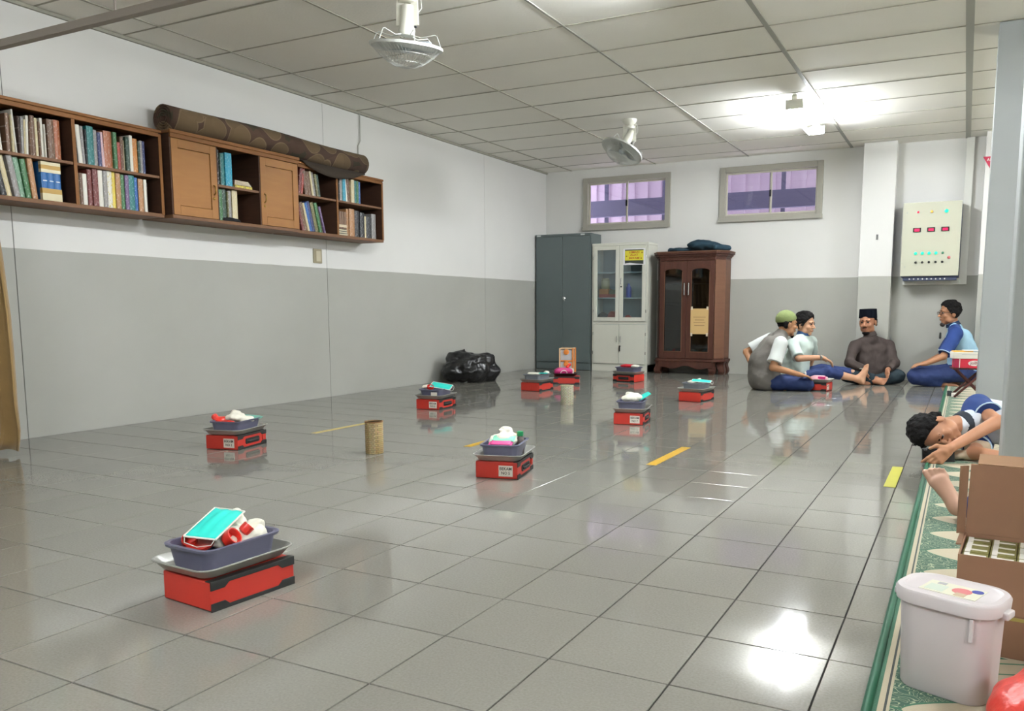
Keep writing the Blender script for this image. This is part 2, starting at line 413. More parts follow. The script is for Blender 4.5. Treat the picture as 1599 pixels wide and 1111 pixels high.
GB = mat('grid_bar_grey', (158, 157, 148), 0.6); GB2 = mat('grid_bar_dark', (158, 155, 140), 0.7)
for a in range(1, 9):
    x = CX0+CDX*a; w = {4: 0.032, 5: 0.05}.get(a, 0.016)
    if x < XR: ob('grid_bar', MB().box(x-w/2, x+w/2, YN, YB, H-0.004, H+0.002), GB if a > 2 else GB2, ce)
for b in range(-12, 11):
    y = CY0+CDY*b
    if YN < y < YB: ob('grid_bar', MB().box(0, XR, y-0.006, y+0.006, H-0.002, H+0.0015), GB2, ce)
struct('trim_5', MB().box(0, 0.022, YN, YB, H-0.022, H), mat('cornice', (150, 148, 134), 0.7))
# batten and conduit on the left wall
c0 = (0.000,6.424,2.693)
struct('trim_6', MB().tube([(0.012, c0[1], H-0.02), (0.012, c0[1], 2.45), (0.010, c0[1]-0.03, 2.40), (0.008, c0[1]-0.03, 1.9)], 0.006, 6), mat('conduit_paint', (190, 190, 180), 0.5))

# ------------------------------------------------------------------ windows
GLS = bpy.data.materials.new('window_glass'); GLS.use_nodes = True
_n = GLS.node_tree.nodes; _n.clear(); _o = _n.new('ShaderNodeOutputMaterial'); _m = _n.new('ShaderNodeMixShader'); _t = _n.new('ShaderNodeBsdfTransparent'); _g = _n.new('ShaderNodeBsdfGlossy')
_t.inputs[0].default_value = (0.78, 0.77, 0.82, 1); _g.inputs['Roughness'].default_value = 0.02; _m.inputs[0].default_value = 0.07
GLS.node_tree.links.new(_t.outputs[0], _m.inputs[1]); GLS.node_tree.links.new(_g.outputs[0], _m.inputs[2]); GLS.node_tree.links.new(_m.outputs[0], _o.inputs[0])
FRM = mat('window_reveal', (158, 155, 143), 0.6)
for k, (a, b, z0, z1) in enumerate(W):
    f = 0.05
    m = MB(); y0, y1 = YB-0.03, YB+0.06
    m.box(a-0.02, a+f, y0, y1, z0-0.02, z1+0.02); m.box(b-f, b+0.02, y0, y1, z0-0.02, z1+0.02); m.box(a+f, b-f, y0, y1, z0-0.02, z0+f); m.box(a+f, b-f, y0, y1, z1-f, z1+0.02)
    w_ = struct('window_%d' % (k+1), m, FRM, bevel=0.004)
    ob('window_sill', MB().box(a-0.03, b+0.03, YB-0.045, YB-0.03, z0-0.03, z0+0.02), FRM, w_, bevel=0.003)
    mid = (a+b)/2
    for s_, (xa, xb) in enumerate(((a+f, mid+0.018), (mid-0.018, b-f))):
        yy = YB+0.012+0.02*s_; g = 0.022
        m = MB(); m.box(xa, xa+g, yy, yy+0.018, z0+f, z1-f); m.box(xb-g, xb, yy, yy+0.018, z0+f, z1-f); m.box(xa+g, xb-g, yy, yy+0.018, z0+f, z0+f+g); m.box(xa+g, xb-g, yy, yy+0.018, z1-f-g, z1-f)
        sh = ob('sash', m, ALU, w_, bevel=0.002)
        ob('pane', MB().box(xa+g, xb-g, yy+0.007, yy+0.010, z0+f+g, z1-f-g), GLS, sh)
    ob('latch', MB().box(mid-0.012, mid+0.012, YB-0.0, YB+0.014, (z0+z1)/2-0.05, (z0+z1)/2+0.03), BLK, w_)
# what is outside: lavender lit corrugated wall with a dark purlin, posts and an inclined brace
OUT = mat('outside_sheet', (226, 212, 226), 0.8, noise=0.05, scale=2)
o_ = struct('wall_outside', MB().box(-1.5, 6.5, 11.9, 12.0, 0.5, 4.5), OUT)
PUR = mat('purlin_paint', (104, 106, 132), 0.7)
m = MB()
for i in range(38): m.box(-1.4+i*0.21, -1.34+i*0.21, 11.86, 11.9, 0.5, 4.5)
ob('rib', m, OUT, o_)['kind'] = 'stuff'
ob('purlin', MB().box(-1.5, 6.5, 11.2, 11.3, 2.17, 2.40), PUR, o_)
for x in (0.42, 1.33, 1.86, 3.02, 3.93):
    ob('post', MB().box(x, x+0.05, 11.5, 11.55, 0.5, 4.5), PUR, o_)
ob('brace', MB().bar((1.62, 11.4, 3.1), (1.86, 11.4, 2.0), 0.04, 0.04), PUR, o_)
struct('roof_outside', MB().box(-1.5, 6.5, 10.7, 12.0, 3.2, 3.25), PUR)  # unseen roof slab outside; blocks light so the upper sheet wall is darker

# ------------------------------------------------------------------ curtain rail, rod and gathered curtain
RY = 2.68
rl = empty('curtain_rail', (0, RY, 2.2), 'long flat brownish curtain rail hung below the ceiling at upper left', 'curtain rail')
ob('rail_bar', MB().box(0.0, 5.4, -0.02, 0.02, -0.005, 0.034), RAILM, rl, bevel=0.003)
for x in (1.66, 4.3): ob('hanger_rod', MB().tube([(x, 0, 0.03), (x, 0, H-2.2)], 0.006, 8), RAILM, rl)
ob('bracket', MB().box(0.0, 0.03, -0.04, 0.04, -0.02, 0.06), RAILM, rl)
CUR = mat('mustard_curtain_cloth', (140, 112, 66), 0.85, noise=0.12, scale=9, bump=0.3, bscale=30, sheen=0.3)
m = MB(); nz, nx = 40, 90
def cw(z):   # right edge of the gathered curtain with height
    for (z0, x0), (z1, x1) in zip(((0, 0.56), (0.12, 0.60), (0.4, 0.63), (0.8, 0.60), (1.15, 0.54), (1.6, 0.42), (2.2, 0.32)), ((0.12, 0.60), (0.4, 0.63), (0.8, 0.60), (1.15, 0.54), (1.6, 0.42), (2.2, 0.32), (9, 0.2))):
        if z <= z1: return x0+(x1-x0)*(z-z0)/(z1-z0)
for i in range(nz+1):
    z = 0.035+(2.2-0.035)*i/nz; wd = cw(z)
    for j in range(nx+1):
        t = j/nx; a = t*2*PI*5.5
        sag = 0.02*math.sin(z*9+t*7)*max(0, 0.6-z)
        m.v.append((0.03+t*(wd-0.03)+0.012*math.sin(2*a+z), 0.055*math.sin(a+0.25*math.sin(z*3))*(0.6+0.4*math.sin(1.3*a+z*1.2))+sag*1.5, z+0.012*math.sin(a*0.7) if i == 0 else z))
for i in range(nz):
    for j in range(nx): m.f.append((i*(nx+1)+j, i*(nx+1)+j+1, (i+1)*(nx+1)+j+1, (i+1)*(nx+1)+j))
tag(ob('curtain', m, CUR, loc=(0, RY, 0), smooth=True, solid=0.004), 'mustard brown gathered curtain hanging to the floor at the left edge', 'curtain')

# ------------------------------------------------------------------ wall socket
s0 = (0.000,5.788,1.313)
k = empty('light_switch', (0, s0[1], s0[2]), 'old beige wall switch plate on the left wall just under the bookcase', 'switch')
ob('plate', MB().box(0, 0.012, -0.055, 0.055, -0.065, 0.065), mat('aged_plastic', (150, 140, 112), 0.5), k, bevel=0.004)
ob('rocker', MB().box(0.012, 0.02, -0.03, 0.03, -0.05, 0.045), mat('aged_rocker', (188, 178, 150), 0.5), k, bevel=0.003)

# ------------------------------------------------------------------ lamps
LAMP = mat('tube_glow', (243, 248, 254), 0.5, emit=TUBE_POWER)
def lamp(x, y, label, grp=None, on=True):
    t = empty('ceiling_light', (x, y, H), label, 'ceiling light', grp)
    ob('housing', MB().box(-0.025, 0.025, -0.62, 0.62, -0.045, 0.0), WHT, t, bevel=0.006)
    for s_ in (-1, 1):
        tb = ob('lamp_tube', MB().tube([(0.065*s_, -0.58, -0.10), (0.065*s_, 0.58, -0.10)], 0.016, 12), LAMP, t)
        for q in (-1, 1): ob('tube_cap', MB().tube([(0.065*s_, 0.58*q, -0.10), (0.065*s_, 0.605*q, -0.10)], 0.017, 12), CHR, tb)
    for q in (-1, 1): ob('lamp_holder', MB().box(-0.078, 0.078, 0.613*q-0.007, 0.613*q+0.007, -0.118, -0.035), WHT, t, bevel=0.004)
    return t
lamp(3.88, 8.28, 'twin tube ceiling light glowing above the seated men')
lamp(3.72, 4.02, 'twin tube ceiling light at the top edge of the photo, right of the near fan')
for x, y in ((3.72, -0.6), (7.5, 8.28), (7.5, 4.02), (7.5, -0.6)): lamp(x, y, 'twin tube ceiling light outside the picture', 'ceiling lights out of view')

# ------------------------------------------------------------------ ceiling fans
FANW = mat('fan_enamel', (222, 220, 206), 0.35); WIRE = mat('fan_wire', (205, 206, 200), 0.35, 0.3); BLADE = mat('fan_blade', (168, 176, 178), 0.3, spec=0.6)
def fan(x, y, label, tilt, yaw_):
    t = empty('ceiling_fan', (x, y, H), label, 'fan', 'orbit fans on the ceiling', yaw_)
    ob('ceiling_mount', MB().lathe((0, 0, 0), [(0.075, 0), (0.072, -0.02), (0.05, -0.045), (0.036, -0.06)], 24), FANW, t, smooth=True)
    m = MB()
    for s_ in (-1, 1):   # yoke of two straps that carries the motor
        m.bar((0.042*s_, 0, -0.055), (0.046*s_, 0, -0.22), 0.018, 0.045, up=(1, 0, 0))
    m.lathe((0, 0, -0.06), [(0.036, 0.006), (0.055, -0.01), (0.052, -0.03), (0.03, -0.034)], 20)
    ob('yoke', m, FANW, t, bevel=0.003)
    for s_ in (-1, 1): ob('pivot_screw', MB().tube([(0.05*s_, 0, -0.205), (0.062*s_, 0, -0.205)], 0.008, 8), BLK, t)
    hd = bpy.data.objects.new('fan_head', None); COL.objects.link(hd); hd.parent = t; hd.location = (0, 0, -0.16); hd.rotation_euler = tilt; hd.empty_display_size = 0.03
    ob('motor', MB().lathe((0, 0, 0), [(0.02, 0.06), (0.034, 0.055), (0.04, 0.0), (0.044, -0.05), (0.05, -0.085), (0.046, -0.11), (0.03, -0.118)], 24), FANW, hd, smooth=True)
    ob('gear_knob', MB().lathe((0.045, 0, -0.06), [(0.008, 0), (0.008, 0.012), (0.004, 0.016)], 10, axis=(1, 0, 0)), BLK, hd)
    R_ = 0.215; zc = -0.175
    ob('guard_ring', MB().lathe((0, 0, zc), [(R_-0.004, -0.008), (R_+0.004, -0.008), (R_+0.004, 0.008), (R_-0.004, 0.008), (R_-0.004, -0.008)], 48), WIRE, hd)
    wm = MB()
    for k in range(60):   # front cage
        a = 2*PI*k/60; pts = []
        for q in range(6):
            u = q/5; r = R_*(1-u)+0.03*u; pts.append((r*math.cos(a+0.4*u), r*math.sin(a+0.4*u), zc-0.115*math.sin(u*PI/2)))
        wm.tube(pts, 0.0013, 4, False)
    for rr, zz in ((0.162, -0.045), (0.10, -0.088)):
        wm.tube([(rr*math.cos(2*PI*k/40), rr*math.sin(2*PI*k/40), zc+zz) for k in range(41)], 0.0014, 4, False)
    ob('front_cage', wm, WIRE, hd)
    for k in range(6):   # rear spokes rise to the motor
        a = 2*PI*k/6; c_, s2 = math.cos(a), math.sin(a)
        ob('rear_spoke', MB().tube([(0.045*c_, 0.045*s2, -0.11), (0.09*c_, 0.09*s2, -0.12), (0.17*c_, 0.17*s2, -0.10), (0.185*c_, 0.185*s2, -0.105), (R_*c_, R_*s2, zc)], 0.0028, 6), WIRE, hd)
    ob('front_badge', MB().lathe((0, 0, zc-0.116), [(0.03, 0.004), (0.032, 0), (0.02, -0.005)], 20), WIRE, hd)
    ob('hub', MB().lathe((0, 0, zc), [(0.03, 0.03), (0.032, -0.01), (0.02, -0.03)], 16), BLADE, hd)
    for k in range(3):
        a0 = 2*PI*k/3; m = MB(); N_ = 8
        for q in range(N_+1):
            r = 0.03+0.15*q/N_; wd = 0.35+0.5*math.sin(PI*min(1, q/N_*0.9)); 
            for e, zz in ((-1, 0.018), (1, -0.018)):
                a = a0+e*wd*0.75; m.v.append((r*math.cos(a), r*math.sin(a), zc+zz+0.01*q/N_))
        for q in range(N_): m.f.append((2*q, 2*q+1, 2*q+3, 2*q+2))
        ob('blade', m, BLADE, hd, solid=0.002, smooth=True)
    ob('wiring', MB().tube([(0.05, 0, -0.02), (0.08, 0.01, -0.06), (0.085, 0.01, -0.12), (0.05, 0, -0.17)], 0.003, 6), PVC, t)
    return t
FAN1 = ((2.296,4.124,2.400)[0], (2.296,4.124,2.400)[1]); FAN2 = ((2.225,7.896,2.720)[0], (2.225,7.896,2.720)[1])
fan(FAN1[0], FAN1[1], 'white caged orbit fan under the ceiling, nearest the camera', (0.13, 0.10, 0), 0.35)
fan(FAN2[0], FAN2[1], 'white caged orbit fan with tilted head, farther away near the windows', (-0.30, 0.42, 0), 0.3)

# ------------------------------------------------------------------ wall bookcases
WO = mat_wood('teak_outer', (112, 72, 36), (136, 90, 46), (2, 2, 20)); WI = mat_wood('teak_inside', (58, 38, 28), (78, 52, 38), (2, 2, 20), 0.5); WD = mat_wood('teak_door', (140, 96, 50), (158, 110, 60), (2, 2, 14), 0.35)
WE = mat_wood('teak_edge', (104, 72, 50), (124, 90, 64), (2, 20, 2))
ZB, ZT = 1.468, 2.065
def opencase(y0, y1, ydiv, zmid, label):
    t = empty('wall_bookcase', (0, (y0+y1)/2, ZB), label, 'bookcase', None); c = (y0+y1)/2; D = 0.28; h = ZT-ZB
    L = lambda a: a-c
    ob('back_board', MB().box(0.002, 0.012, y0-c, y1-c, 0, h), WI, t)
    ob('bottom_board', MB().box(0.012, D, y0-c, y1-c, 0, 0.026), WE, t, bevel=0.003)
    m = MB(); m.box(0.002, D+0.002, y0-c, y1-c, h-0.02, h); ob('top_board', m, WO, t, bevel=0.003)
    m = MB(); m.box(D-0.014, D+0.006, y0-c+0.02, y1-c-0.02, h-0.05, h-0.022); m.box(D-0.01, D+0.014, y0-c, y1-c, h-0.022, h-0.004); ob('cornice', m, WO, t, bevel=0.003)
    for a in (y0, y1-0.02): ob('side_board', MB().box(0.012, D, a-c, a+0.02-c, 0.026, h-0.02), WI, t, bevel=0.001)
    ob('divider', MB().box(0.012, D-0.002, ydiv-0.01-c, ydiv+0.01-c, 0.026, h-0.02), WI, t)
    for a in (y0, y1-0.02, ydiv-0.011): ob('face_stile', MB().box(D-0.003, D+0.003, a-c, a+0.022-c, 0.02, h-0.03), WO, t, bevel=0.001)
    for a, b in ((y0+0.02, ydiv-0.01), (ydiv+0.01, y1-0.02)): ob('shelf_board', MB().box(0.012, D-0.004, a-c, b-c, zmid-ZB-0.018, zmid-ZB), WE, t, bevel=0.002)
    return t
opencase(2.74, 3.975, 3.345, 1.752, 'open teak wall bookcase crowded with books at the left edge')
opencase(5.262, 6.41, 5.765, 1.80, 'open teak wall bookcase at the right end of the row of cabinets')
bc = empty('wall_cabinet', (0, 4.62, ZB), 'deeper teak wall cabinet with two panelled doors and open middle, under the carpet roll', 'cabinet')
y0, y1, D, h = 4.005-4.62, 5.235-4.62, 0.33, ZT-ZB+0.008; ya, yb = 4.405-4.62, 4.825-4.62
ob('back_board', MB().box(0.002, 0.012, y0, y1, 0, h), WI, bc)
ob('bottom_board', MB().box(0.012, D, y0, y1, 0, 0.024), WE, bc, bevel=0.003)
ob('top_board', MB().box(0.002, D+0.004, y0-0.004, y1+0.004, h-0.022, h), WO, bc, bevel=0.003)
m = MB(); m.box(D, D+0.016, y0-0.006, y1+0.01, h-0.02, h+0.004); m.box(D-0.004, D+0.010, y0, y1, h-0.05, h-0.02); ob('cornice', m, WO, bc, bevel=0.003)
for a in (y0, y1-0.02): ob('side_board', MB().box(0.012, D-0.004, a, a+0.02, 0.024, h-0.022), WI, bc)
for a in (ya-0.01, yb-0.01): ob('divider', MB().box(0.012, D-0.004, a, a+0.02, 0.024, h-0.022), WI, bc)
ob('shelf_board', MB().box(0.012, D-0.01, ya+0.01, yb-0.01, 1.755-ZB-0.018, 1.755-ZB), WE, bc)
BR = mat('brass', (150, 120, 60), 0.35, 1.0)
def panel_door(a, b, hy):
    m = MB(); z0, z1 = 0.026, h-0.052; fx = D+0.0
    f = 0.055
    m.box(fx-0.018, fx, a, a+f, z0, z1); m.box(fx-0.018, fx, b-f, b, z0, z1); m.box(fx-0.018, fx, a+f, b-f, z0, z0+f*1.2); m.box(fx-0.018, fx, a+f, b-f, z1-f*1.1, z1)
    d = ob('door', m, WD, bc, bevel=0.0015)
    ob('door_panel', MB().box(fx-0.016, fx-0.006, a+f+0.002, b-f-0.002, z0+f*1.2+0.002, z1-f*1.1-0.002), WD, d, bevel=0.003)
    ob('door_handle', MB().tube([(fx, hy, 0.20), (fx+0.016, hy, 0.212), (fx+0.02, hy, 0.235), (fx+0.016, hy, 0.258), (fx, hy, 0.27)], 0.005, 8), BR, d, smooth=True)
    ob('keyhole', MB().lathe((fx, hy, 0.175), [(0.010, 0), (0.010, 0.004), (0.004, 0.006)], 14, axis=(1, 0, 0)), BR, d)
panel_door(y0+0.012, ya-0.002, ya-0.035); panel_door(yb+0.002, y1-0.004, yb+0.035)

# ------------------------------------------------------------------ books
ORD = ['first', 'second', 'third', 'fourth', 'fifth', 'sixth', 'seventh', 'eighth', 'ninth', 'tenth', 'eleventh', 'twelfth', 'thirteenth', 'fourteenth', 'fifteenth', 'sixteenth', 'seventeenth', 'eighteenth', 'nineteenth', 'twentieth']
CN = {'wht': ((214, 210, 196), 'white'), 'crm': ((196, 182, 142), 'cream'), 'gry': ((132, 128, 124), 'grey'), 'mau': ((128, 112, 118), 'mauve grey'), 'dgr': ((34, 62, 46), 'dark green'), 'grn': ((52, 104, 58), 'green'),
      'tea': ((20, 106, 104), 'teal'), 'cya': ((28, 142, 168), 'cyan blue'), 'blu': ((30, 86, 152), 'blue'), 'nav': ((34, 44, 92), 'navy'), 'blk': ((30, 30, 32), 'black'), 'brn': ((98, 68, 44), 'brown'), 'dbr': ((60, 40, 30), 'dark brown'),
      'tan': ((164, 118, 74), 'tan'), 'ter': ((160, 92, 56), 'terracotta'), 'mar': ((104, 40, 34), 'maroon'), 'yel': ((206, 182, 60), 'yellow'), 'org': ((190, 122, 50), 'orange'), 'olv': ((104, 100, 58), 'olive'), 'pnk': ((196, 160, 164), 'pale pink'),
      'red': ((150, 54, 40), 'red'), 'mnt': ((104, 140, 112), 'mint green'), 'pur': ((104, 84, 120), 'purple')}
PG = mat('book_pages', (198, 188, 160), 0.85)
def book(x_front, y, z, th, ht, dp, c, label, group, lean=0.0, c2=None):
    """one upright book, spine towards the room (+x); y is its left foot, lean tips it to the left (-y)"""
    m = MB(); e = 0.0016
    m.box(-dp, 0, 0, e, 0, ht); m.box(-dp, 0, th-e, th, 0, ht)
    n = 4; pts = [(0, 0)] + [(0.004*math.sin(PI*k/n)+0.001, th*k/n) for k in range(1, n)] + [(0, th)]
    m.prism([(-0.002, 0)]+[(p[0], p[1]) for p in pts]+[(-0.002, th)], 2, 0, ht)
    o = ob('book', m, mat_book(c, c2), None, (x_front, y, z)); o.rotation_euler = (lean, 0, 0)
    ob('pages', MB().box(-dp+0.004, -0.003, e, th-e, 0.003, ht-0.004), PG, o)
    tag(o, label, 'book', group); return o
def row(spec, xf, y0, z, where, group, k=1.17):
    """spec: list of (colour, thickness cm, height cm, lean deg or 0)"""
    y = y0; n = 0; cnt = {}
    tot = {}
    for s_ in spec:
        if s_[0]: tot[s_[0]] = tot.get(s_[0], 0)+1
    for s_ in spec:
        if not s_[0]: y += s_[1]/100*k; continue
        c, nm = CN[s_[0]]; th, ht = s_[1]/100*k, s_[2]/100; lean = math.radians(s_[3]) if len(s_) > 3 else 0
        cnt[s_[0]] = cnt.get(s_[0], 0)+1; n += 1
        size = 'thin' if th < 0.017 else ('thick' if th > 0.032 else 'medium')
        lab = '%s %s book, %s from left, %s' % (size, nm, ORD[n-1], where)
        # lean > 0 tips the top towards -y
        adv = th/math.cos(lean)
        if lean > 0: y_ = y
        else: y_ = y
        book(xf+random.uniform(-0.012, 0.006), y_, z+ (0 if lean <= 0 else 0.0)+ (th*math.sin(-lean) if lean < 0 else 0.0), th, ht, min(0.17, 0.1+ht*0.3), c, lab, group, lean, s_[4] if len(s_) > 4 else None)
        y += adv+0.0008
Z1, Z2 = ZB+0.0265, 1.7525
row([('dgr',2,24,0),('mau',1.6,25,6),('crm',1.4,24,6),('dbr',2,25,5),('mau',3.4,25,5),('blk',.8,22,4),('wht',2.0,23,4),(None,2.2),('brn',2.2,22.5,0),('crm',1.3,22,0),('wht',1.0,25,3),(None,1.0),('dbr',1.2,22,0),('gry',1.6,22,-2),('crm',1.1,21,-2),('wht',1.5,23.5,-3),('brn',1.2,20,-2),('brn',2.2,24,0),('crm',1.6,23,0),('brn',1.2,21,0),('wht',1.4,23.5,0),('wht',.9,20,0)],
    0.245, 2.78, Z2, 'top shelf of leftmost bay', 'books on the upper shelf of the leftmost bay', 1.12)
row([('brn',3.6,24,0),('ter',3.6,24.5,0)], 0.235, 3.205, Z2, 'end pair on top shelf of leftmost bay', 'brown volumes at the end of the leftmost upper shelf')
row([('tea',2.4,22,0),('blu',2.2,24,0),('tea',3.2,22,12),('wht',1.2,24,12),(None,1.8),('blk',3.0,23,11),('crm',2.6,23.5,10),(None,.7),('gry',3.0,24,9),('mnt',3.2,23.5,8),('grn',2.8,23,7),('tan',2.9,24,5)],
    0.25, 2.78, Z1, 'bottom shelf of leftmost bay', 'books on the lower shelf of the leftmost bay', 1.1)
def bandbook(y, th, ht, lab):
    o = book(0.25, y, Z1, th, ht, 0.17, (26, 92, 150), lab, 'blue and gold matching set on the lower shelf of the leftmost bay', 0, (34, 100, 158))
    for k, (a, b, c) in enumerate(((0, .045, (206, 196, 160)), (.045, .075, (176, 140, 66)), (ht-.045, ht-.02, (176, 140, 66)), (ht-.02, ht, (206, 196, 160)), (ht-.065, ht-.045, (210, 202, 172)))):
        ob('spine_band', MB().box(-0.02, 0.0058, -0.0003, th+0.0003, a, b), mat('band_%d' % (c[0]*7+c[2]), c, 0.5), o)
    ob('spine_title', MB().box(0.004, 0.0062, th*0.2, th*0.8, ht*0.5, ht*0.5+0.006), mat('band_title', (200, 206, 210), 0.5), o)
for i in range(3): bandbook(3.140+i*0.0405, 0.040, 0.235, ['left', 'middle', 'right'][i]+' volume of the blue spined set with gold bands')
row([('dgr',1.2,23),('blk',1.0,22),('wht',2.4,24,3),('gry',1.6,23.5,2),('blk',1.0,22),('tea',3.8,24.5),('gry',2.6,23),('nav',2.2,22,0),('pnk',1.8,22.5,2),('ter',4.8,24),('grn',2.2,24),('red',2.0,18),('brn',2.0,22,0),('crm',1.2,20),('dgr',2.4,22.5),('wht',2.0,24),('org',3.2,22.5),('dgr',1.4,21),('gry',1.8,22),('nav',1.8,22)],
    0.25, 3.362, Z2, 'top shelf of bay left of cabinet', 'books on the upper shelf of the bay left of the deep cabinet')
row([('crm',2.0,20),('brn',2.0,20),('wht',2.6,20),('mar',2.6,23),('mar',3.2,24),('wht',2.6,23.5),('gry',2.6,23.5)],
    0.25, 3.362, Z1, 'bottom shelf of bay left of cabinet', 'books on the lower shelf of the bay left of the deep cabinet')
row([('wht',3.0,24,0,(190,170,60)),('yel',2.4,24,0),('tan',3.0,23.5),('grn',2.4,23),('pur',2.4,23),('tea',3.8,23.5),('blu',2.2,22.5),('tan',3.2,22,0),('wht',1.8,22),('dbr',1.2,20)],
    0.25, 3.572, Z1, 'right half of bottom shelf left of cabinet', 'books right of the grey ones, lower shelf left of the deep cabinet')
Z3 = 1.7555
row([('gry',2.4,26,0,(60,60,60)),('blk',2.6,26,0,(200,200,196)),('dgr',1.0,24),('tea',3.0,24),('cya',5.6,25)], 0.285, 4.418, Z3, 'upper opening of wall cabinet', 'upright books in the upper opening of the deep cabinet', 1.12)
for k in range(4):
    o = ob('magazine', MB().box(-0.2, 0, 0, 0.16-0.006*k, 0, 0.009), mat_book((120, 92, 78), (170, 150, 130)), None, (0.29-0.004*k, 4.60+0.005*k, Z3+0.0235+0.0095*k), 0.03*(k-1.5)); 
    ob('pages', MB().box(-0.198, 0.0005, 0.002, 0.158-0.006*k, 0.002, 0.007), PG, o)
    tag(o, ['lowest', 'second lowest', 'second highest', 'topmost'][k]+' of the brown magazines lying in the deep cabinet', 'magazine', 'magazines lying in the deep cabinet')
o = ob('book', MB().box(-0.2, 0, 0, 0.165, 0, 0.003).box(-0.2, 0, 0, 0.165, 0.02, 0.023).box(0-0.003, 0, 0, 0.165, 0, 0.023), mat_book((206, 186, 54), (120, 96, 60)), None, (0.295, 4.605, Z3))
ob('pages', MB().box(-0.198, -0.003, 0.002, 0.163, 0.003, 0.020), PG, o); tag(o, 'yellow book lying flat under the brown magazines in the deep cabinet', 'book')
row([('dgr',2.6,20),('grn',2.6,23),('dgr',3.6,23.5),('olv',1.2,22),('gry',2.8,23),(None,.8),('crm',4.4,24)], 0.285, 4.418, Z1, 'lower opening of wall cabinet', 'books in the lower opening of the deep cabinet')
s = SDF(0.006); s.el((0.28, 4.55, Z1+0.012), (0.03, 0.085, 0.022)).el((0.28, 4.60, Z1+0.008), (0.025, 0.05, 0.015)).noise(0.006, 45, 3).cut((0, 0, Z1), (0, 0, -1))
tag(s.build('folded_cloth', mat('black_cloth', (20, 20, 22), 0.9)), 'black cloth lying before the books in the lower opening of the wall cabinet', 'cloth')
Z4 = 1.8005
row([('mar',2.4,22,-8),('red',2.0,22,-9),(None,1.8),('brn',3.2,20,8),('brn',2.6,20,8),('crm',1.6,20.5,9),('gry',2.6,20,10),('olv',1.8,19,9),('dgr',1.8,19,8)], 0.25, 5.31, Z4, 'top shelf of bay right of cabinet', 'books on the upper shelf right of the deep cabinet', 1.35)
row([('mar',2.0,24,14),('brn',3.2,24,13),('crm',1.8,24,15),('blu',2.6,24.5,15),('nav',2.8,26,16),('olv',3.0,25.5,14),('grn',2.6,25.5,14),('olv',1.2,24,14),('pur',1.6,23,16),('wht',1.0,22,18)], 0.25, 5.345, Z1, 'leaning row right of cabinet', 'leaning books on the lower shelf right of the deep cabinet', 1.32)
row([('wht',1.4,21),('dgr',1.2,21),('gry',2.4,21),('tea',1.6,21),('cya',3.2,21.5),('wht',1.6,21,5),('brn',2.6,21,4),('crm',3.2,21,0),('tea',2.2,20.5),('grn',2.0,20.5),('blu',1.6,20)], 0.25, 5.79, Z4, 'top shelf of last bay', 'books on the upper shelf of the last bay', 1.38)
for i in range(4):
    o = book(0.25, 5.785+i*0.032, Z1+0.058, 0.031, 0.155, 0.15, (112, 82, 58), ORD[i]+' of the four short brown spined volumes on a black pile, last bay', 'short brown volumes in the last bay', 0, (90, 60, 44))
    ob('spine_band', MB().box(-0.02, 0.0058, -0.0002, 0.0312, 0.015, 0.038), mat('band_crm2', (196, 180, 150), 0.5), o)
for k in range(3):
    o = ob('prayer_book', MB().box(-0.15, 0, 0, 0.13, 0, 0.018), BLK, None, (0.255, 5.785, Z1+0.019*k), 0.02*(k-1)); ob('pages', MB().box(-0.148, 0.0006, 0.002, 0.128, 0.003, 0.015), PG, o)
    tag(o, ['lowest', 'middle', 'topmost'][k]+' of the small black books lying under the short brown volumes', 'book', 'small black books lying in the last bay')
row([('tan',2.0,24.5),('tan',4.8,25),(None,.4),('blk',4.4,24),('blk',4.2,23),('crm',1.6,20),('blk',5.2,20),(None,1.0),('gry',4.4,23.5)], 0.25, 5.925, Z1, 'right end of last bay bottom', 'books at the right end of the lower shelf', 1.48)

# ------------------------------------------------------------------ rolled carpet on top of the cabinets
CAMO = bpy.data.materials.new('carpet_camouflage'); CAMO.use_nodes = True
N = CAMO.node_tree.nodes; L = CAMO.node_tree.links; b = N['Principled BSDF']; b.inputs['Roughness'].default_value = 0.95
tc = N.new('ShaderNodeTexCoord'); v1 = N.new('ShaderNodeTexVoronoi'); v1.inputs['Scale'].default_value = 5.2; v1.feature = 'F1'; v1.distance = 'EUCLIDEAN'; L.new(tc.outputs['Object'], v1.inputs['Vector'])
rp = N.new('ShaderNodeValToRGB'); rp.color_ramp.interpolation = 'CONSTANT'
for p_, c_ in ((0.0, (100, 82, 58)), (0.52, (112, 94, 70)), (0.56, (74, 54, 42)), (0.75, (58, 52, 36))):
    e = rp.color_ramp.elements.new(p_) if p_ > 0 else rp.color_ramp.elements[0]; e.position = p_; e.color = lin(c_)
rp.color_ramp.elements[-1].position = 1.0; rp.color_ramp.elements[-1].color = lin((72, 52, 42))
L.new(v1.outputs['Distance'], rp.inputs[0]); n5 = N.new('ShaderNodeTexVoronoi'); n5.inputs['Scale'].default_value = 3.4; L.new(tc.outputs['Object'], n5.inputs['Vector'])
mx = N.new('ShaderNodeMix'); mx.data_type = 'RGBA'; mx.blend_type = 'MULTIPLY'; mx.inputs[0].default_value = 0.55; L.new(rp.outputs[0], mx.inputs[6]); 
sv = N.new('ShaderNodeMapRange'); sv.inputs[3].default_value = 0.55; sv.inputs[4].default_value = 1.25; L.new(n5.outputs['Color'], sv.inputs[0]); L.new(sv.outputs[0], mx.inputs[7]); L.new(mx.outputs[2], b.inputs['Base Color'])
m = MB(); prof = []; turns = 4.6; NN = 110
for k in range(NN+1):
    a = 2*PI*turns*k/NN; r = 0.018+0.082*k/NN; prof.append((0.17+r*math.cos(a+0.6), 2.180+r*math.sin(a+0.6)))
ysegs = [4.09+(6.24-4.09)*i/14 for i in range(15)]
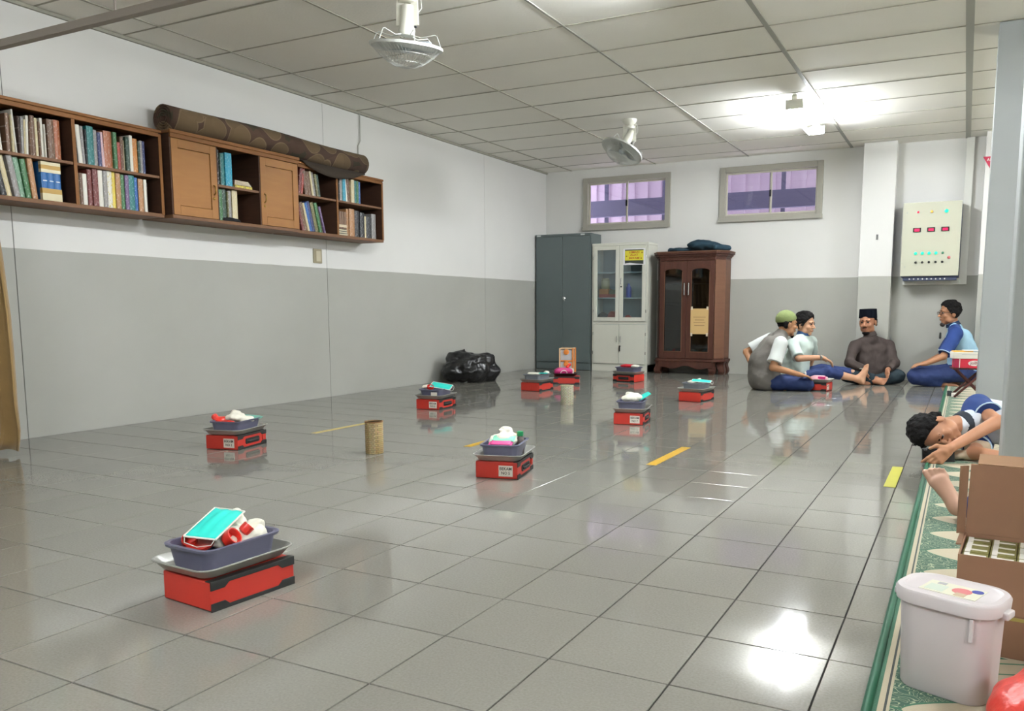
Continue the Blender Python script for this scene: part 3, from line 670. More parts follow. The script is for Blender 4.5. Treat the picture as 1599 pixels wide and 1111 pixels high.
for y in ysegs:
    sg = 0.006*math.sin(y*4.1)+ (-0.012*max(0, y-5.3))
    for p in prof: m.v.append((p[0]+0.004*math.sin(y*3), y-5.1, p[1]+sg-2.180))
for i in range(14):
    for k in range(NN): m.f.append((i*(NN+1)+k, i*(NN+1)+k+1, (i+1)*(NN+1)+k+1, (i+1)*(NN+1)+k))
cr = tag(ob('rolled_carpet', m, CAMO, None, (0, 5.1, 2.188), smooth=True, solid=0.0085), 'long rolled brown and olive patterned carpet lying on top of the bookcases', 'carpet')
m = MB(); q = 14     # loose end that hangs over the front of the right bookcase
for i in range(q+1):
    y = 5.32+(6.12-5.32)*i/q; dz = 0.085*math.sin(PI*min(1, i/q*1.05))**0.7
    for (x, z) in ((0.20, -0.092), (0.255, -0.105), (0.302, -0.116), (0.308, -0.121-dz*0.6), (0.309, -0.124-dz)): m.v.append((x, y-5.1, z))
for i in range(q):
    for k in range(4): m.f.append((i*5+k, i*5+k+1, (i+1)*5+k+1, (i+1)*5+k))
ob('loose_flap', m, mat('carpet_back', (52, 42, 32), 0.95), cr, smooth=True, solid=0.007)

# ------------------------------------------------------------------ grey steel locker
t = empty('steel_locker', (0.435, 10.04, 0), 'tall dark grey two door steel locker in the back left corner', 'locker')
w2, hh_ = 0.415, 1.835
m = MB(); m.box(-w2, w2, 0.018, 0.35, 0.0, hh_); ob('body', m, GRY, t, bevel=0.003)
for s_ in (-1, 1):
    a, b = (-w2+0.012, -0.0015) if s_ < 0 else (0.0015, w2-0.012)
    d = ob('door', MB().box(a, b, 0.0, 0.018, 0.105, hh_-0.035), GRY, t, bevel=0.002)
ob('plinth', MB().box(-w2+0.012, w2-0.012, 0.004, 0.02, 0.006, 0.095), GRY, t, bevel=0.002)
ob('top_trim', MB().box(-w2, w2, -0.002, 0.018, hh_-0.03, hh_), GRY, t, bevel=0.002)
hn = ob('handle', MB().lathe((0.025, 0.0, 0.97), [(0.026, 0), (0.026, -0.008), (0.014, -0.02)], 18, axis=(0, 1, 0)), CHR, t, smooth=True)
ob('lever', MB().bar((0.02, -0.024, 0.985), (0.055, -0.024, 0.93), 0.018, 0.01), CHR, hn, bevel=0.003)
for x in (-0.36, 0.30): ob('name_plate', MB().box(x-0.03, x+0.03, -0.0035, -0.002, hh_-0.026, hh_-0.008), mat('plate_tin', (196, 200, 196), 0.4), t)

# ------------------------------------------------------------------ white glass cabinet
wc = empty('white_cabinet', (1.262, 10.06, 0), 'white steel cabinet with two glazed doors above two solid doors, under the left window', 'cabinet')
w2, hh_ = 0.395, 1.69
CG = mat('cabinet_inside', (150, 172, 178), 0.5)
ob('side', MB().box(-w2, -w2+0.02, 0.02, 0.345, 0, hh_), WHT, wc, bevel=0.002); ob('side', MB().box(w2-0.02, w2, 0.02, 0.345, 0, hh_), WHT, wc, bevel=0.002)
ob('back_panel', MB().box(-w2+0.02, w2-0.02, 0.33, 0.345, 0.02, hh_-0.02), CG, wc)
ob('top', MB().box(-w2-0.004, w2+0.004, 0.0, 0.345, hh_-0.035, hh_), WHT, wc, bevel=0.003)
ob('base', MB().box(-w2, w2, 0.004, 0.345, 0, 0.10), WHT, wc, bevel=0.002)
ob('middle_rail', MB().box(-w2+0.02, w2-0.02, 0.004, 0.33, 0.63, 0.665), WHT, wc, bevel=0.002)
ob('front_post', MB().box(-w2, -w2+0.025, 0.002, 0.02, 0.1, hh_-0.035), WHT, wc); ob('front_post', MB().box(w2-0.025, w2, 0.002, 0.02, 0.1, hh_-0.035), WHT, wc)
for z in (0.98, 1.315): ob('inner_shelf', MB().box(-w2+0.02, w2-0.02, 0.05, 0.33, z-0.012, z), mat('inner_shelf_paint', (186, 204, 206), 0.45), wc)
CGL = bpy.data.materials.new('cabinet_glass'); CGL.use_nodes = True
_n = CGL.node_tree.nodes; _n.clear(); _o = _n.new('ShaderNodeOutputMaterial'); _m = _n.new('ShaderNodeMixShader'); _t = _n.new('ShaderNodeBsdfTransparent'); _g = _n.new('ShaderNodeBsdfGlossy')
_t.inputs[0].default_value = (0.80, 0.86, 0.88, 1); _g.inputs['Roughness'].default_value = 0.03; _m.inputs[0].default_value = 0.10
CGL.node_tree.links.new(_t.outputs[0], _m.inputs[1]); CGL.node_tree.links.new(_g.outputs[0], _m.inputs[2]); CGL.node_tree.links.new(_m.outputs[0], _o.inputs[0])
for s_ in (-1, 1):
    a, b = (-w2+0.027, -0.002) if s_ < 0 else (-0.002+0.004, w2-0.027)
    z0, z1 = 0.668, hh_-0.038; f = 0.052; m = MB()
    m.box(a, a+f, -0.012, 0.002, z0, z1); m.box(b-f, b, -0.012, 0.002, z0, z1); m.box(a+f, b-f, -0.012, 0.002, z0, z0+f); m.box(a+f, b-f, -0.012, 0.002, z1-f, z1)
    d = ob('glass_door', m, WHT, wc, bevel=0.002)
    ob('pane', MB().box(a+f, b-f, -0.006, -0.002, z0+f, z1-f), CGL, d)
    hx = -0.03*0+(-0.026 if s_ < 0 else 0.028)
    if s_ > 0:
        ob('handle', MB().tube([(hx, -0.012, 1.15), (hx, -0.03, 1.155), (hx, -0.03, 1.225), (hx, -0.012, 1.23)], 0.005, 8), CHR, d)
        ob('lock', MB().lathe((hx, -0.012, 1.12), [(0.011, 0), (0.011, -0.006), (0.004, -0.008)], 14, axis=(0, 1, 0)), BLK, d)
    d2 = ob('door', MB().box(a, b, -0.012, 0.002, 0.105, 0.627), WHT, wc, bevel=0.002)
    ob('handle', MB().tube([(hx, -0.012, 0.39), (hx, -0.028, 0.395), (hx, -0.028, 0.465), (hx, -0.012, 0.47)], 0.004, 8), CHR, d2)
    if s_ > 0:
        kb = ob('lock', MB().lathe((0.02, -0.012, 0.34), [(0.012, 0), (0.012, -0.006), (0.004, -0.008)], 14, axis=(0, 1, 0)), CHR, d2)
        ob('key', MB().box(0.012, 0.024, -0.03, -0.018, 0.27, 0.345), BLK, d2)
    for z in (0.25, 0.5, 0.8, 1.5): ob('hinge', MB().tube([((a-0.004) if s_ < 0 else (b+0.004), -0.01, z-0.02), ((a-0.004) if s_ < 0 else (b+0.004), -0.01, z+0.02)], 0.005, 8), CHR, d2 if z < 0.6 else d)
# notice taped inside the right glass
nt_ = empty('notice', (1.262+0.205, 10.048, 1.505), 'yellow printed notice on the right glass door of the white cabinet', 'notice')
YEL = mat('notice_yellow', (216, 204, 56), 0.6); NRED = mat('notice_red', (176, 60, 30), 0.6)
ob('sheet', MB().box(-0.152, 0.152, -0.002, 0.0, -0.105, 0.105), mat('notice_white', (222, 222, 224), 0.5), nt_)
ob('yellow_field', MB().box(-0.128, 0.128, -0.003, -0.002, -0.048, 0.078), YEL, nt_)
ob('dark_band', MB().box(-0.128, 0.128, -0.0032, -0.002, 0.078, 0.092), mat('notice_dark', (60, 66, 58), 0.6), nt_)
ob('dark_band', MB().prism([(-0.128, -0.048), (0.128, -0.048), (0.128, -0.095), (0.02, -0.088), (-0.06, -0.078), (-0.128, -0.086)], 1, -0.0032, -0.002), mat('notice_dark', (60, 66, 58), 0.6), nt_)
for k, (w_, z) in enumerate((('LEMARI', 0.056), ('ALAT', 0.020), ('BEKAM', -0.020))): text('lettering', w_, 0.036, NRED, nt_, (0, -0.0036, z), (PI/2, 0, 0), 0.0004, 1.25)
for (x, z) in ((-0.105, 0.005), (0.098, -0.022), (0.108, 0.05)): ob('lantern_mark', MB().lathe((x, -0.003, z), [(0.010, 0), (0.010, -0.0008)], 8, axis=(0, 1, 0)), mat('notice_mark', (150, 110, 30), 0.6), nt_)
# contents of the glass cabinet
def wcx(name, mb, m_, lab, cat, loc, **k): return tag(ob(name, mb, m_, None, loc, **k), lab, cat)
bx = lambda a, b, c: MB().box(-a/2, a/2, -b/2, b/2, 0, c)
wcx('carton_box', bx(0.24, 0.16, 0.045), mat('cab_red', (168, 62, 48), 0.6), 'flat red box on the middle shelf of the white cabinet', 'box', (1.06, 10.20, 0.9805), bevel=0.002)
wcx('carton_box', bx(0.13, 0.12, 0.07), mat('cab_orange', (190, 120, 56), 0.6), 'small orange box on the flat red box in the white cabinet', 'box', (1.0, 10.20, 1.026), bevel=0.002)
wcx('carton_box', bx(0.10, 0.10, 0.06), mat('cab_olive', (110, 110, 82), 0.6), 'small olive box beside the orange box in the white cabinet', 'box', (1.125, 10.20, 1.026), bevel=0.002)
wcx('storage_jar', MB().lathe((0, 0, 0), [(0.055, 0), (0.06, 0.01), (0.06, 0.11), (0.05, 0.12), (0.052, 0.14), (0.0, 0.142)], 20), mat('jar_cream', (176, 164, 120), 0.4), 'cream jar standing on the orange box in the white cabinet', 'jar', (1.0, 10.20, 1.0965), smooth=True)
wcx('blue_bottle', MB().lathe((0, 0, 0), [(0.036, 0), (0.038, 0.01), (0.038, 0.13), (0.018, 0.16), (0.016, 0.185), (0.0, 0.187)], 18), mat('bottle_blue', (34, 66, 170), 0.3), 'blue plastic bottle behind the right glass of the white cabinet', 'bottle', (1.335, 10.20, 0.9805), smooth=True)
s = SDF(0.008); s.el((1.14, 10.19, 0.73), (0.10, 0.08, 0.07)).el((1.20, 10.19, 0.78), (0.05, 0.05, 0.05)).noise(0.012, 38, 2).cut((0, 0, 0.666), (0, 0, -1))
tag(s.build('plastic_bag', mat('bag_red_dark', (176, 48, 38), 0.35, noise=0.1)), 'crumpled red plastic bag on the bottom of the white cabinet', 'bag')
s = SDF(0.008); s.el((0.975, 10.19, 0.72), (0.07, 0.07, 0.065)).noise(0.012, 38, 5).cut((0, 0, 0.666), (0, 0, -1))
tag(s.build('plastic_bag', mat('bag_black_small', (34, 34, 40), 0.35)), 'small dark plastic bag left of the red one in the white cabinet', 'bag')
s = SDF(0.008); s.el((1.335, 10.20, 0.70), (0.055, 0.06, 0.045)).noise(0.010, 40, 7).cut((0, 0, 0.666), (0, 0, -1))
tag(s.build('plastic_bag', mat('bag_red_dark', (176, 48, 38), 0.35, noise=0.1)), 'small red plastic bag behind the right glass of the white cabinet', 'bag')

# ------------------------------------------------------------------ brown wooden display cabinet
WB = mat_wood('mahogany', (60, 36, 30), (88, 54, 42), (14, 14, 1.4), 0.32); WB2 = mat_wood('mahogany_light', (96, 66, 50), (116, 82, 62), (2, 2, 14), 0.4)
bc2 = empty('wooden_cabinet', (2.19, 10.03, 0), 'dark mahogany display cabinet with two arched glass doors and a canted right side', 'cabinet')
def fp(e, yo=0.0):   # footprint with canted front corners, grown by e
    return [(-0.43-e, 0.375), (-0.43-e, 0.13-e*0.4+yo), (-0.36-e*0.5, 0.0-e+yo), (0.36+e*0.5, 0.0-e+yo), (0.455+e, 0.13-e*0.4+yo), (0.455+e, 0.375)]
ob('back_board', MB().box(-0.43, 0.455, 0.355, 0.375, 0.14, 1.45), WB, bc2)
def fplate(name, e, z0, z1, mm, bv=0.004): return ob(name, MB().prism(fp(e), 2, z0, z1), mm, bc2, bevel=bv)
fplate('floor_board', -0.004, 0.19, 0.215, WB); fplate('lower_moulding', 0.022, 0.165, 0.195, WB, 0.006)
fplate('top_board', -0.004, 1.435, 1.46, WB)
m = MB()
for e, z0, z1 in ((0.0, 1.445, 1.475), (0.012, 1.47, 1.49), (0.03, 1.488, 1.515), (0.05, 1.51, 1.535)): m.prism(fp(e), 2, z0, z1)
ob('cornice', m, WB, bc2, bevel=0.005)
fplate('cornice_cap', 0.055, 1.535, 1.55, WB2, 0.003)
# shaped apron and bracket feet
ap = [(-0.36, 0.17)] + [(-0.36+0.72*k/20, 0.088+0.022*math.cos(2*PI*k/20*2)*(1 if 2 < k < 18 else 0)-0.01*(1 if k in (0, 20) else 0)) for k in range(21)] + [(0.36, 0.17)]
ob('apron', MB().prism(ap, 1, -0.012, 0.012), WB, bc2, bevel=0.003)
def foot_prof(x, y, dx, dy):
    m = MB(); n_ = 7
    for k in range(n_+1):
        z = 0.17*k/n_; off = 0.014*math.sin(k/n_*2*PI); w = 0.034+0.016*(k/n_)
        m.v += [(x+dx*off-w, y+dy*off-w, z), (x+dx*off+w, y+dy*off-w, z), (x+dx*off+w, y+dy*off+w, z), (x+dx*off-w, y+dy*off+w, z)]
    for k in range(n_):
        for q in range(4): m.f.append((4*k+q, 4*k+(q+1) % 4, 4*k+4+(q+1) % 4, 4*k+4+q))
    m.f += [(3, 2, 1, 0), (4*n_, 4*n_+1, 4*n_+2, 4*n_+3)]
    return m
for x, y, dx, dy in ((-0.37, 0.04, -1, -1), (0.33, 0.04, 1, -1), (0.425, 0.15, 1, -1), (-0.37, 0.33, -1, 0), (0.42, 0.33, 1, 0)): ob('foot', foot_prof(x, y, dx, dy), WB, bc2, smooth=True)
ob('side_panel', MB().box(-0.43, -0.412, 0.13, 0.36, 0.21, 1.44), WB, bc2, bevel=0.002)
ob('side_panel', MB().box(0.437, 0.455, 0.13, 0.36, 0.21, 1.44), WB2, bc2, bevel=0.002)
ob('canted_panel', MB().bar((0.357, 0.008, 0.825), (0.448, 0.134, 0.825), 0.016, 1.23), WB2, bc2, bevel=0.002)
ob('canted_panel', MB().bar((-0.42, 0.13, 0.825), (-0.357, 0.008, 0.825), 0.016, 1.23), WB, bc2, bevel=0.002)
DG = bpy.data.materials.new('dark_glass'); DG.use_nodes = True
_n = DG.node_tree.nodes; _n.clear(); _o = _n.new('ShaderNodeOutputMaterial'); _m = _n.new('ShaderNodeMixShader'); _t = _n.new('ShaderNodeBsdfTransparent'); _g = _n.new('ShaderNodeBsdfGlossy')
_t.inputs[0].default_value = (0.55, 0.60, 0.62, 1); _g.inputs['Roughness'].default_value = 0.03; _m.inputs[0].default_value = 0.08
DG.node_tree.links.new(_t.outputs[0], _m.inputs[1]); DG.node_tree.links.new(_g.outputs[0], _m.inputs[2]); DG.node_tree.links.new(_m.outputs[0], _o.inputs[0])
for s_ in (-1, 1):
    a, b = (-0.352, -0.002) if s_ < 0 else (0.002, 0.352); z0, z1 = 0.205, 1.43
    ga, gb, gz0, gz1 = a+0.055, b-0.055, 0.285, 1.335
    m = MB(); m.box(a, ga, -0.012, 0.010, z0, z1); m.box(gb, b, -0.012, 0.010, z0, z1); m.box(ga, gb, -0.012, 0.010, z0, gz0)
    arc = [(ga, gz1-0.04)]+[((ga+gb)/2+(gb-ga)/2*math.cos(PI-PI*k/12)*0.92, gz1-0.03+0.03*math.sin(PI*k/12)) for k in range(13)]+[(gb, gz1-0.04)]
    for (p, q) in zip(arc[:-1], arc[1:]):
        if q[0]-p[0] > 1e-4: m.prism([(p[0], p[1]), (q[0], q[1]), (q[0], z1), (p[0], z1)], 1, -0.012, 0.010)
    d = ob('glass_door', m, WB, bc2, bevel=0.0015)
    ob('pane', MB().box(ga, gb, -0.003, 0.0, gz0, gz1), DG, d)
    mm = MB(); g2 = 0.008
    mm.box(ga, ga+g2, -0.016, -0.010, gz0, gz1-0.04); mm.box(gb-g2, gb, -0.016, -0.010, gz0, gz1-0.04); mm.box(ga, gb, -0.016, -0.010, gz0, gz0+g2); ob('door_bead', mm, WB2, d)
    hx = s_*0.028
    ob('handle', MB().tube([(hx, -0.012, 1.00), (hx, -0.032, 1.005), (hx, -0.034, 1.08), (hx, -0.032, 1.155), (hx, -0.012, 1.16)], 0.007, 8), CHR, d, smooth=True)
for z in (0.55, 0.9, 1.15): ob('inner_shelf', MB().box(-0.41, 0.435, 0.17, 0.355, z, z+0.015), WB, bc2)
nt2 = ob('paper_notice', MB().box(-0.115, 0.115, -0.001, 0.0, -0.16, 0.16), mat('manila', (196, 164, 108), 0.7), None, (2.19+0.175, 10.012, 0.675))
tag(nt2, 'tan paper sheet taped on the right glass door of the mahogany cabinet', 'notice')
for k, w_ in enumerate((0.16, 0.12, 0.15, 0.13)): ob('text_line', MB().box(-w_/2, w_/2, -0.0016, -0.001, 0.05-0.035*k, 0.056-0.035*k), mat('pencil', (120, 96, 66), 0.8), nt2)
for x in (-0.1, 0.1):
    for z in (-0.165, 0.165): ob('tape_piece', MB().box(x-0.012, x+0.012, -0.0018, -0.0008, z-0.02, z+0.02), mat('tape_clear', (206, 196, 170), 0.4), nt2)
for i, (x, c, n_) in enumerate(((1.93, (40, 88, 92), 'teal'), (2.03, (50, 60, 80), 'slate blue'), (2.40, (70, 110, 120), 'pale teal'), (2.52, (110, 60, 40), 'rust'))):
    s = SDF(0.01); s.el((x, 10.27, 0.26), (0.07, 0.06, 0.06)).noise(0.012, 30, i).cut((0, 0, 0.2155), (0, 0, -1))
    tag(s.build('cloth_bundle', mat('bundle_'+n_.replace(' ', '_'), c, 0.8)), n_+' bundle on the bottom of the mahogany cabinet behind the glass', 'cloth')
# dark bundle of cloth on top
NV = mat('navy_cloth', (22, 52, 66), 0.85, noise=0.15, scale=12, bump=0.2)
s = SDF(0.009)
s.rc((1.90, 10.20, 1.578), (2.55, 10.22, 1.585), 0.028, 0.035).el((2.30, 10.18, 1.64), (0.17, 0.13, 0.062)).el((2.44, 10.22, 1.62), (0.12, 0.1, 0.06)).rc((2.52, 10.1, 1.60), (2.66, 10.24, 1.59), 0.035, 0.03).el((2.05, 10.15, 1.575), (0.13, 0.1, 0.026)).noise(0.010, 26, 4).noise(0.004, 60, 1).cut((0, 0, 1.551), (0, 0, -1)).cut((0, 10.395, 0), (0, 1, 0))
tag(s.build('cloth_bundle', NV), 'dark navy folded cloth piled on top of the mahogany cabinet', 'cloth')

# ------------------------------------------------------------------ control panel on the back wall
PANM = mat('panel_enamel', (186, 186, 166), 0.4, noise=0.03); PB = mat('panel_side', (58, 66, 92), 0.5)
pn = empty('control_panel', (4.95, 10.15, 1.605), 'beige electrical control panel with lit indicators on the back wall', 'control panel')
ob('enclosure', MB().box(-0.29, 0.298, 0.02, 0.258, -0.42, 0.40), PB, pn, bevel=0.004)
ob('door', MB().box(-0.30, 0.295, 0.0, 0.02, -0.405, 0.41), PANM, pn, bevel=0.006)
ob('cable_gland_rail', MB().box(-0.27, 0.28, 0.03, 0.2, -0.452, -0.42), PB, pn)
for k in range(9): ob('cable_gland', MB().tube([(-0.2+0.045*k, 0.02, -0.436), (-0.2+0.045*k, 0.032, -0.436)], 0.008, 8), PVC, pn)
def em(n, c, e): return mat(n, c, 0.3, emit=e)
GL = em('led_green', (20, 214, 140), 0.55); RL = em('led_red', (220, 20, 60), 0.35); AM = em('led_amber', (230, 160, 60), 0.4); DSP = em('display_red', (220, 16, 70), 0.4)
RING = mat('indicator_ring', (176, 178, 166), 0.35, 0.4)
def ind(x, z, r, mm, nm='indicator_lamp', ring=True):
    o = ob(nm, MB().lathe((x, 0, z), [(r, -0.001), (r, -0.008), (r*0.6, -0.013)], 16, axis=(0, 1, 0)), mm, pn, smooth=True)
    if ring: ob('bezel', MB().lathe((x, 0, z), [(r+0.005, 0.002), (r+0.005, -0.004), (r, -0.005)], 16, axis=(0, 1, 0)), RING, o)
    return o
ind(-0.143, 0.303, 0.011, RL); ind(-0.005, 0.303, 0.013, AM); ind(0.142, 0.303, 0.020, GL)
for x in (-0.146, -0.003, 0.139):
    o = ob('digital_meter', MB().box(x-0.04, x+0.04, -0.012, 0.0, 0.083, 0.131), BLK, pn, bevel=0.003)
    ob('meter_display', MB().box(x-0.026, x+0.026, -0.0135, -0.012, 0.092, 0.119), DSP, o)
for k in range(4): ind(-0.148+0.069*k, -0.152, 0.017, GL)
ind(0.127, -0.152, 0.012, mat('led_dim_green', (52, 128, 92), 0.4)); ind(0.192, -0.204, 0.016, mat('stop_button', (196, 92, 92), 0.4), 'stop_button')
for k in range(5):
    o = ob('selector_switch', MB().lathe((-0.143+0.0675*k, 0, -0.252), [(0.013, 0), (0.013, -0.008), (0.009, -0.012)], 14, axis=(0, 1, 0)), BLK, pn)
    ob('switch_lever', MB().box(-0.146+0.0675*k, -0.140+0.0675*k, -0.022, -0.01, -0.262, -0.242), BLK, o)
for z in (0.3, -0.3): ob('door_lock', MB().lathe((-0.255, 0, z), [(0.01, 0.0), (0.01, -0.004)], 12, axis=(0, 1, 0)), RING, pn)
# white cable duct to the right of and under the panel
cd = empty('cable_duct', (5.29, 10.36, 1.2), 'white L-shaped cable duct running down beside the control panel', 'cable duct')
ob('vertical_duct', MB().box(-0.04, 0.04, 0, 0.05, -0.09, H-1.2), PVC, cd, bevel=0.003)
ob('horizontal_duct', MB().box(-0.62, -0.0405, 0, 0.05, -0.09, -0.02), PVC, cd, bevel=0.003)
# hook and warning sign
hk = empty('wall_hook', (4.385, 10.20, 1.654), 'small grey hook on the column left of the control panel', 'hook')
ob('plate', MB().box(-0.012, 0.012, -0.006, 0, -0.03, 0.03), mat('hook_grey', (120, 120, 118), 0.4), hk, bevel=0.002); ob('hook_arm', MB().tube([(0, -0.006, 0.0), (0, -0.03, -0.01), (0, -0.034, 0.014)], 0.004, 6), mat('hook_grey', (120, 120, 118), 0.4), hk)
sg = empty('warning_sign', (5.515, 10.118, 2.39), 'red inverted triangle sign at the top of the column right of the control panel', 'sign')
ob('sign_face', MB().prism([(-0.10, 0.065), (0.10, 0.065), (0.0, -0.11)], 1, -0.004, 0.0), mat('sign_red', (186, 48, 76), 0.5), sg)
text('lettering', 'APAR', 0.042, PAPER, sg, (-0.01, -0.0045, 0.030), (PI/2, 0, 0), 0.0004)

# ------------------------------------------------------------------ cupping sets standing on the floor
RED = mat('case_red', (184, 50, 38), 0.45, noise=0.04, scale=6, spec=0.4); CBK = mat('case_black', (30, 32, 31), 0.5)
STEEL = mat('tray_steel', (168, 168, 160), 0.35, 0.25, noise=0.08, scale=10); BAS = mat('basin_slate', (96, 96, 116), 0.32, noise=0.04); BAS2 = mat('basin_grey', (112, 116, 122), 0.35)
STK = mat('sticker', (214, 208, 194), 0.6); TIS = mat('tissue', (232, 228, 212), 0.9, noise=0.04, scale=20); CYN = mat('mask_turquoise', (38, 205, 190), 0.7, noise=0.08, scale=30)
PINK = mat('pack_pink', (214, 76, 140), 0.4, noise=0.15, scale=25); RCUP = mat('red_rubber', (210, 50, 38), 0.3); MAG = mat('pack_magenta', (190, 30, 110), 0.4, noise=0.12, scale=20)
GRN = mat('cap_green', (20, 140, 84), 0.4); MINT = mat('mint_wrap', (130, 210, 176), 0.6)
HX, HY, HZ = 0.108, 0.145, 0.085
def case(loc, rz, label, txt, lend=-1, handle=True, grp='red cases with trays on the floor'):
    t = empty('tool_case', loc, label, 'case', grp, rz)
    m = MB(); m.box(-HX, HX, -HY, HY, 0.002, HZ); ob('shell', m, RED, t, bevel=0.004)
    for top in (0, 1):   # black corner bands along the handle side with stepped ends
        z = (lambda v: HZ-v) if top else (lambda v: v)
        e, th, tn = HY, 0.024, 0.011
        pl = [(-e, z(0.0)), (e, z(0.0)), (e, z(th)), (e-0.045, z(th)), (e-0.06, z(tn)), (-e+0.06, z(tn)), (-e+0.045, z(th)), (-e, z(th))]
        ob('corner_band', MB().prism(pl, 0, HX-0.001, HX+0.003), CBK, t, bevel=0.001)
    ob('top_band', MB().box(HX-0.022, HX+0.003, -HY, HY, HZ-0.001, HZ+0.002), CBK, t, bevel=0.001)
    if handle:
        h = ob('handle', MB().loft([(0.070, 0.017, 0.010, 0.0), (0.068, 0.015, 0.010, 0.005)], m=4), CBK, t); h.location = (HX, 0.0, HZ/2); h.rotation_euler = (PI/2, 0, PI/2)
        ob('grip', MB().tube([(HX+0.004, -0.055, HZ/2), (HX+0.010, -0.045, HZ/2), (HX+0.010, 0.045, HZ/2), (HX+0.004, 0.055, HZ/2)], 0.006, 8), CBK, h).matrix_parent_inverse = (Matrix.Translation((HX, 0, HZ/2)) @ Euler((PI/2, 0, PI/2)).to_matrix().to_4x4()).inverted()
        ob('latch', MB().box(HX, HX+0.006, 0.10, 0.125, 0.03, HZ-0.025), RED, t, bevel=0.001)
    if txt:
        sx = 0.055*(1 if lend < 0 else -1)*0+0.048*(1 if lend < 0 else 1)
        y = lend*(HY+0.0012)
        s_ = ob('sticker', MB().box(sx-0.036, sx+0.036, min(y, lend*HY), max(y, lend*HY), 0.014, 0.068), STK, t)
        for k, (w_, zz) in enumerate(zip(txt.split('\n'), (0.052, 0.030))):
            l_ = text('lettering', w_, 0.021 if k == 0 else 0.020, INK, s_, (sx, y+lend*0.0004, zz), (PI/2, 0, 0 if lend < 0 else PI), 0.0003, 0.95)
    return t
def tray(loc, rz, label, hx=0.130, hy=0.168, mm=None):
    m = MB(); m.loft([(hx-0.034, hy-0.034, 0.03, 0.0), (hx-0.022, hy-0.022, 0.04, 0.006), (hx-0.004, hy-0.004, 0.045, 0.030), (hx, hy, 0.045, 0.031), (hx, hy, 0.045, 0.0335), (hx-0.005, hy-0.005, 0.042, 0.034), (hx-0.024, hy-0.024, 0.036, 0.009), (hx-0.037, hy-0.037, 0.03, 0.0025)], m=6)
    o = ob('metal_tray', m, mm or STEEL, None, loc, rz, smooth=True); return tag(o, label, 'tray', 'steel trays on the red cases')
def basin(loc, rz, label, mm=None, hx=0.097, hy=0.135, h=0.078):
    m = MB(); m.loft([(hx-0.022, hy-0.022, 0.025, 0.0), (hx-0.016, hy-0.016, 0.03, 0.004), (hx-0.005, hy-0.005, 0.036, h-0.012), (hx+0.004, hy+0.004, 0.038, h-0.010), (hx+0.006, hy+0.006, 0.038, h-0.002), (hx+0.002, hy+0.002, 0.036, h), (hx-0.007, hy-0.007, 0.032, h-0.002), (hx-0.018, hy-0.018, 0.028, 0.008), (hx-0.024, hy-0.024, 0.02, 0.004)], m=6)
    o = ob('plastic_basin', m, mm or BAS, None, loc, rz, smooth=True); return tag(o, label, 'basin', 'slate plastic basins on the trays')
def toW(base, rz, l):
    c, s_ = math.cos(rz), math.sin(rz); return Vector((base[0]+c*l[0]-s_*l[1], base[1]+s_*l[0]+c*l[1], base[2]+l[2]))
def lump(name, base, rz, blobs, mm, label, cat, seed=0, amp=0.007, f=60, vox=0.006, zmin=None, grp=None):
    s = SDF(vox)
    for (l, r) in blobs: s.el(toW(base, rz, l), r, None, 0.012)
    s.noise(amp, f, seed).noise(amp*0.5, f*2.1, seed+3)
    if zmin is not None: s.cut((0, 0, zmin), (0, 0, -1))
    return tag(s.build(name, mm), label, cat, grp)
def mask(base, rz, l, eul, label, fr=None):
    m = MB(); nx, ny = 16, 12
    def S(u, v):   # pleated sheet, domed
        return (u*0.0875, v*0.0475, 0.012*(1-u*u)*(1-v*v)+0.0016*math.sin(v*9))
    for j in range(ny+1):
        for i in range(nx+1): m.v.append(S(-1+2*i/nx, -1+2*j/ny))
    for j in range(ny):
        for i in range(nx): m.f.append((j*(nx+1)+i, j*(nx+1)+i+1, (j+1)*(nx+1)+i+1, (j+1)*(nx+1)+i))
    o = ob('face_mask', m, CYN, None, toW(base, rz, l)); o.rotation_euler = (Euler((0, 0, rz)).to_matrix() @ Euler(eul).to_matrix()).to_euler()
    if fr: X1 = (fr[0]).normalized(); Y1 = (fr[1]-X1*fr[1].dot(X1)).normalized(); Z1_ = X1.cross(Y1); o.rotation_euler = Matrix((X1, Y1, Z1_)).transposed().to_euler()
    md = o.modifiers.new('s', 'SOLIDIFY'); md.thickness = 0.002; o.data.polygons.foreach_set('use_smooth', [True]*len(o.data.polygons))
    e = MB()
    for v in (-1, 1): e.tube([S(-1+2*k/10, v) for k in range(11)], 0.0028, 5)
    for u in (-1, 1): e.tube([S(u, -1+2*k/6) for k in range(7)], 0.0028, 5)
    ob('mask_hem', e, PAPER, o)
    for u in (-1, 1): ob('ear_loop', MB().tube([(u*0.0875, -0.045, 0), (u*0.10, -0.04, -0.012), (u*0.105, 0, -0.02), (u*0.10, 0.04, -0.012), (u*0.0875, 0.045, 0)], 0.0013, 5), PAPER, o)
    return tag(o, label, 'mask', 'turquoise face masks in the basins')
def cup(base, rz, l, ax, label, r=0.022, h=0.03, mm=None):
    m = MB(); m.lathe((0, 0, 0), [(r*0.5, 0), (r*0.9, 0.004), (r, 0.012), (r, h), (r*0.86, h), (r*0.86, 0.012), (0.001, 0.008)], 18, axis=ax)
    return tag(ob('suction_cup', m, mm or RCUP, None, toW(base, rz, l), smooth=True), label, 'cup', 'red rubber cups in the basins')
